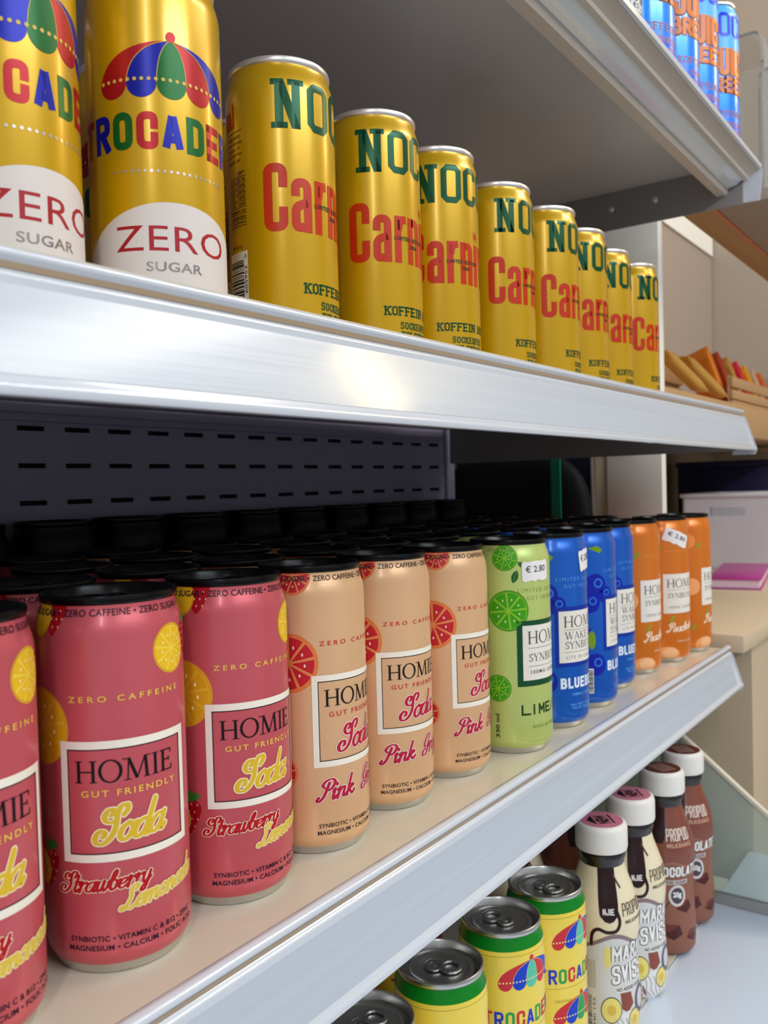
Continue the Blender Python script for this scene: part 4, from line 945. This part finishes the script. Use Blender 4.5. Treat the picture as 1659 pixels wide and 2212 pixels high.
    MESH[kind+'_print'] = F.build('sleeve_print', bot_r, 28.2, vcuts=BCUT)
    F = Flat(); NN = 36; disc = ink('#c7788c') if kind == 'cream' else ink('#5e3026')
    F.ellipse((0, 0), 17.1, 17.1, disc, 0, 48)
    if kind == 'cream': F.text('NEW', -8.5, 8.5, -6, 4.6, BLACK, 1, bold=.05); F.poly([(-9.5, 6), (9.5, 6), (0, 12)], BLACK, 1); F.rect(-9, -9, 9, -7.4, BLACK, 1)
    else:
        for k in range(5): F.rect(-11, -8+k*3.4, 11, -6+k*3.4, ink('#9a7a6e'), 1)
    bm = bmesh.new()
    for pts, mi, L in F.f:
        ar = sum(pts[i][0]*pts[(i+1) % len(pts)][1]-pts[(i+1) % len(pts)][0]*pts[i][1] for i in range(len(pts)))
        if ar < 0: pts = pts[::-1]
        f = bm.faces.new([bm.verts.new((p[0]*MM, p[1]*MM, (165.75+.06*L)*MM)) for p in pts]); f.material_index = mi
    MESH[kind+'_disc'] = finish(bm, 'cap_disc', F.m, False)
bottle_print('cream'); bottle_print('choc')
G7 = 'milkshake bottles on the base shelf'
def bottle(kind, x, y, ang, label, cr):
    o = empty('milkshake_bottle', (x*MM, y*MM, ZC*MM), math.radians(ang)); tag(o, label, 'bottle', G7)
    b = link('bottle_body', MESH[kind+'_bottle'], o); link('sleeve_print', MESH[kind+'_print'], b); link('neck', MESH['neck'], o)
    c = link('cap', MESH['cap'], o); d = link('cap_disc', MESH[kind+'_disc'], c); d.rotation_euler = (0, 0, math.radians(cr))
bottle('cream', 461, -30, -148, 'cream milkshake bottle with pink cap disc, nearest beside the green-necked cans', 190)
bottle('cream', 530, -29, -150, 'cream milkshake bottle with pink cap disc next to the chocolate bottles', 190)
bottle('choc', 611, -30, -170, 'chocolate brown milkshake bottle beside the cream bottles', 230)
bottle('choc', 677, -29, -172, 'chocolate brown milkshake bottle at the far end by the glass panel', 215)
bottle('cream', 452, 42, -140, 'cream milkshake bottle in the shade of the second row', 100)
bottle('choc', 560, 40, -150, 'chocolate milkshake bottle in the shade of the second row', 60)

# ------------------------------------------------------------------ glass end panel of the base shelf
M_glass = mat('greenish_glass', '#d3e4e0', .06, 0, trans=.75, ior=1.3, var=.02)
M_trim = mat('grey_metal_trim', '#a9a8a4', .35, .6, bump=.03, bscale=(200, 200, 200), var=.03)
gp = empty('glass_end_panel', (.722, -.05, ZC*MM)); tag(gp, 'clear glass end panel in grey trim beside the milkshake bottles', 'panel')
def fixg(o): o.location = -gp.location; o.parent = gp; return o
def slab_x(name, prof, x0, x1, m): return fixg(extrude_x(name, prof, x0, x1, m))
slab_x('glass_pane', [(-300, ZC+9), (-300, -330+110), (-200, -236), (-85, -148), (-12, -88), (250, -70), (250, ZC+9)][::-1] if 0 else [(-150, ZC+9), (-150, -196), (-85, -146), (-10, -84), (250, -66), (250, ZC+9)], 719, 723, M_glass)
slab_x('bottom_rail', [(-310, ZC-1.5), (-310, ZC+9), (250, ZC+9), (250, ZC-1.5)], 717, 725, M_trim)
slab_x('edge_trim', [(-152, -196), (-86, -145), (-11, -83), (-11, -79.5), (-87, -141.5), (-153, -192.5)], 717.5, 724.5, mat('pale_edge_trim', '#cfc8b4', .4, 0, var=.04))
slab_x('upright_trim', [(-13, -90), (-19, -95), (-19, ZC+9), (-13, ZC+9)], 718, 724, M_trim)

# ------------------------------------------------------------------ next bay: post, counter, wooden shelf and what stands there
M_postc = mat('cream_post_paint', '#efebdf', .5, bump=.03, bscale=(80, 80, 80), var=.02)
M_wood = mat('oak_shelf_wood', '#b08a5e', .5, bump=.1, bscale=(4, 120, 120), var=.14, vscale=(3, 60, 60))
M_count = mat('beige_counter_laminate', '#c9b597', .4, coat=.15, bump=.03, bscale=(80, 80, 80), var=.04, vscale=(6, 6, 6))
M_taupe = mat('taupe_bay_panel', '#a29283', .6, bump=.05, bscale=(60, 60, 60), var=.04)
p_ = empty('shelf_post', (.86, .075, .012)); tag(p_, 'cream upright post behind the far end of the yellow cans', 'post')
def fixto(r, o): o.location = -r.location; o.parent = r; return o
fixto(p_, box('post_board', (850, 42, 12.5), (866, 111, 1100), M_postc, bev=1)); fixto(p_, box('post_strip', (854, 113, 12.5), (862, 127, 1100), mat('dim_cream_strip', '#c9bb9e', .5, var=.03)))
c_ = empty('display_counter', (1.5, .1, -.9)); tag(c_, 'long beige counter beyond the shelves with a plain front', 'counter')
fixto(c_, box('counter_top', (794, -62, -8), (2166, 330, 12), M_count, bev=2)); fixto(c_, box('counter_body', (870, -52, -898), (2166, 330, -8.5), M_count))
w_ = empty('wooden_shelf', (1.4, .15, .3)); tag(w_, 'brown wooden shelf holding the row of snack bars', 'shelf')
fixto(w_, box('board', (868, 42, 246), (2166, 330, 296), M_wood, bev=1.5)); fixto(w_, box('pale_band', (1500, 326, 756), (2166, 330.2, 806), M_postc)); fixto(w_, box('back_board', (868, 330.5, 12.5), (2166, 345, 900), M_taupe))  # pale cream band set along the back board
dv = empty('navy_fill_board', (.848, .23, .012)); tag(dv, 'dark navy board added to fill the gap behind the black bag', 'board')  # added board; its navy colour makes the gap behind the bag dark
M_nfill = mat('navy_fill_paint', '#15162c', .5, bump=.03, bscale=(100, 100, 100), var=.06)
fixto(dv, box('board', (846, 130, 12.5), (849, 325, 330), M_nfill)); fixto(dv, box('edge_trim', (844, 128, 12.5), (849, 129.8, 330), M_trim))
# black bag with a green strap in the dark gap
M_bag = mat('black_bag_fabric', '#08080c', .7, bump=.2, bscale=(300, 300, 300), var=.1)
bg = empty('black_bag', (.822, .228, .012)); tag(bg, 'black rounded bag with a green strap in the gap behind the shelves', 'bag')
bm = bmesh.new(); bmesh.ops.create_uvsphere(bm, u_segments=40, v_segments=24, radius=1)
for v in bm.verts:
    sg = lambda a, e: math.copysign(abs(a)**e, a)
    v.co = Vector((sg(v.co.x, .6)*.020, sg(v.co.y, .6)*.108, sg(v.co.z, .7)*.105+.106))
link('bag_body', finish(bm, 'bag_body', M_bag, True), bg)
fixto(bg, box('strap', (797.5, 150, 60), (800, 162, 222), mat('green_webbing', '#12906a', .6, bump=.2, bscale=(600, 600, 600), var=.08)))
# snack tray and bars
tr = empty('wooden_guard', (1.205, .046, .296)); tag(tr, 'slatted wooden guard standing in front of the snack bars', 'guard')
for nm, lo, hi in (('foot_slat', (0, 0, .3), (560, 9, 6)), ('front_slat', (0, 0, 8), (560, 5, 22)), ('front_slat', (0, 0, 26), (560, 5, 42)), ('end_post', (0, 5.2, 6.2), (8, 9, 44)), ('end_post', (552, 5.2, 6.2), (560, 9, 44))):
    box(nm, lo, hi, M_wood, tr, bev=1)
cr = empty('wooden_crate', (.905, .115, .296)); tag(cr, 'low brown wooden crate behind the gold bars', 'crate')
for nm, lo, hi in (('crate_base', (0, 0, .4), (280, 120, 6)), ('front_slat', (0, 0, 6.2), (280, 5, 26)), ('front_slat', (0, 0, 32), (280, 5, 58)), ('rear_slat', (0, 115, 6.2), (280, 120, 60)), ('side_slat', (0, 5.2, 6.2), (5, 114.8, 58)), ('side_slat', (275, 5.2, 6.2), (280, 114.8, 58))):
    box(nm, lo, hi, M_wood, cr, bev=1)
def wrapper(bm_name, L_, W_, T_, m):
    bm = bmesh.new(); n, k = 12, 7; V = []
    for i in range(n+1):
        t = i/n; z = (t-.5)*L_; e = min(t, 1-t)*n; f = 0.12 if e < .5 else (.5 if e < 1.5 else 1); row = []
        for j in range(2*k):
            a = 2*PI*j/(2*k); c, s_ = math.cos(a), math.sin(a)
            row.append(bm.verts.new((math.copysign(abs(c)**.5, c)*W_/2*MM, math.copysign(abs(s_)**.5, s_)*T_/2*f*MM, z*MM)))
        V.append(row)
    for A, B in zip(V[:-1], V[1:]):
        for j in range(2*k): bm.faces.new((A[j], A[(j+1) % (2*k)], B[(j+1) % (2*k)], B[j]))
    bm.faces.new(V[0][::-1]); bm.faces.new(V[-1])
    return finish(bm, bm_name, m, True, 50)
bars = [('#d87a20', 'orange'), ('#a8401c', 'rust'), ('#c89048', 'caramel'), ('#e02840', 'red'), ('#f0a818', 'yellow'), ('#d8b090', 'pale'), ('#e86a18', 'bright orange')]
for i, (h, nm) in enumerate(bars):
    m = mat('foil_'+nm.replace(' ', '_'), h, .3, .35, bump=.15, bscale=(80, 80, 80), var=.06)
    o = link('snack_bar', wrapper('snack_bar', 86, 44, 15, m), None, ((1225+i*74)*MM, (93+i*3.2)*MM, 343*MM), (math.radians(-8), math.radians(16), math.radians(70)))
    tag(o, '%s foil-wrapped snack bar standing behind the wooden guard' % nm, 'snack bar', 'snack bars behind the wooden guard')
gold = mat('foil_gold', '#d09c48', .3, .35, bump=.2, bscale=(60, 60, 60), var=.1)
for i, (a, b) in enumerate((((955, 74, 352), (1072, 54, 305)), ((1045, 74, 354), (1175, 54, 305)))):
    a, b = Vector(a)*MM, Vector(b)*MM; d = b-a
    o = link('snack_bar', wrapper('snack_bar', d.length*1000, 17, 15, gold), None, (a+b)/2, d.to_track_quat('Z', 'Y').to_euler())
    tag(o, ('gold wrapped bar lying at the near end of the wooden shelf', 'gold wrapped bar lying next to the first coloured bar')[i], 'snack bar', 'gold bars on the wooden shelf')
# clear bin, pink box and navy box on the counter
M_bin = mat('frosted_bin_plastic', '#e6e0e2', .25, 0, trans=.12, ior=1.25, var=.03)
bn = empty('plastic_bin', (1.56, .13, .012)); tag(bn, 'frosted plastic bin with a handle slot on the counter', 'bin')
def bin_wall(name, x0, x1, y0, y1, z0, z1): return fixto(bn, box(name, (x0, y0, z0), (x1, y1, z1), M_bin, bev=1.2))
bin_wall('bin_base', 1500, 1690, 40, 215, 12.3, 16)
bin_wall('side_panel', 1504, 1688, 40, 44, 16.2, 150); bin_wall('side_panel', 1504, 1688, 211, 215, 16.2, 150); bin_wall('rear_panel', 1686, 1690, 44.5, 210.5, 16.2, 150)
bm = bmesh.new(); ys = [44.5, 100, 165, 210.5]; zs = [16.2, 112, 128, 150]
V = [[bm.verts.new((1500*MM, y*MM, z*MM)) for z in zs] for y in ys]
for i in range(3):
    for j in range(3):
        if i == 1 and j == 1: continue
        bm.faces.new((V[i][j], V[i][j+1], V[i+1][j+1], V[i+1][j]))
thicken(bm, (4, 0, 0))
fixto(bn, link('front_panel', finish(bm, 'front_panel', M_bin, False)))
fixto(bn, tube('rim', [(1498, 40, 150), (1692, 40, 150), (1692, 215, 150), (1498, 215, 150)], 4, M_bin, closed=True))
nb = empty('navy_box', (1.77, .13, .012)); tag(nb, 'dark navy box standing behind the plastic bin', 'box')
M_nv = mat('navy_card', '#14143c', .5, var=.08)
fixto(nb, box('box_body', (1702, 40, 12.5), (1860, 285, 205), M_nv, bev=2)); fixto(nb, box('box_lid', (1699, 37, 205.4), (1863, 288, 218), M_nv, bev=2))
pb = empty('pink_book', (1.2, .008, .0122), math.radians(9)); tag(pb, 'magenta pink book lying on the counter in front of the bin', 'book')
M_mag = mat('magenta_cover', '#b02a8a', .4, coat=.2, var=.04)
box('back_cover', (0, 0, .2), (262, 76, 2.2), M_mag, pb, bev=.6); box('page_block', (3, 3, 2.3), (259, 73.5, 14.4), mat('page_edges', '#e0c4d0', .7, bump=.3, bscale=(4, 4, 900), var=.06), pb); box('front_cover', (0, 0, 14.5), (262, 76, 16.5), M_mag, pb, bev=.6); box('spine', (0, 76.2, .2), (262, 78.2, 16.5), M_mag, pb, bev=.6)
jr = empty('red_jar', (1.56, .12, .0165)); tag(jr, 'small red-lidded jar inside the frosted bin', 'jar')
link('jar_body', lathe('jar_body', [(0, 0), (16, 0), (18, 2), (18, 40), (14, 46), (14, 50)], mat('brown_glaze', '#6a4a3c', .3, var=.1), 32), jr); link('lid', lathe('lid', [(15, 48), (16, 49), (16, 58), (14, 60), (0, 60)], mat('red_lid', '#b02020', .35, var=.03), 32), jr)

# ------------------------------------------------------------------ acrylic dispensers beyond the top shelf
for i, (x, y0, y1, zt) in enumerate(((930, -62, 2, 716), (1000, -98, -40, 700))):
    a_ = empty('acrylic_dispenser', (x*MM, (y0+y1)/2*MM, .5145)); tag(a_, ('clear acrylic dispenser right beside the top-shelf blue cans', 'clear acrylic dispenser at the right edge above the wooden shelf')[i], 'dispenser', 'acrylic dispensers')
    r = 14; P = roundpoly([(y0, 514.5), (y0, zt), (y1, zt), (y1, 514.5)], r)
    n = len(P); Q = roundpoly([(y0+3.5, 514.5), (y0+3.5, zt-3.5), (y1-3.5, zt-3.5), (y1-3.5, 514.5)], r-3)
    fixto(a_, extrude_x('hood', P+Q[::-1], x, x+90, M_clear)); fixto(a_, box('end_sheet', (x+87, y0+4, 514.5), (x+89, y1-4, zt-5), M_clear))
sp = empty('dispenser_shelf', (1.5, -.04, .5)); tag(sp, 'high wooden shelf with a coral strip beneath the acrylic dispensers', 'shelf')
box('rear_board', (-620, 26, 0), (660, 62, 14), M_wood, sp, bev=1); box('coral_strip', (-620, 23, -1), (660, 25.6, 13), mat('coral_lip', '#e88058', .4, var=.03), sp); box('front_board', (-620, -62, 0), (660, 22.6, 14), M_taupe, sp, bev=1)
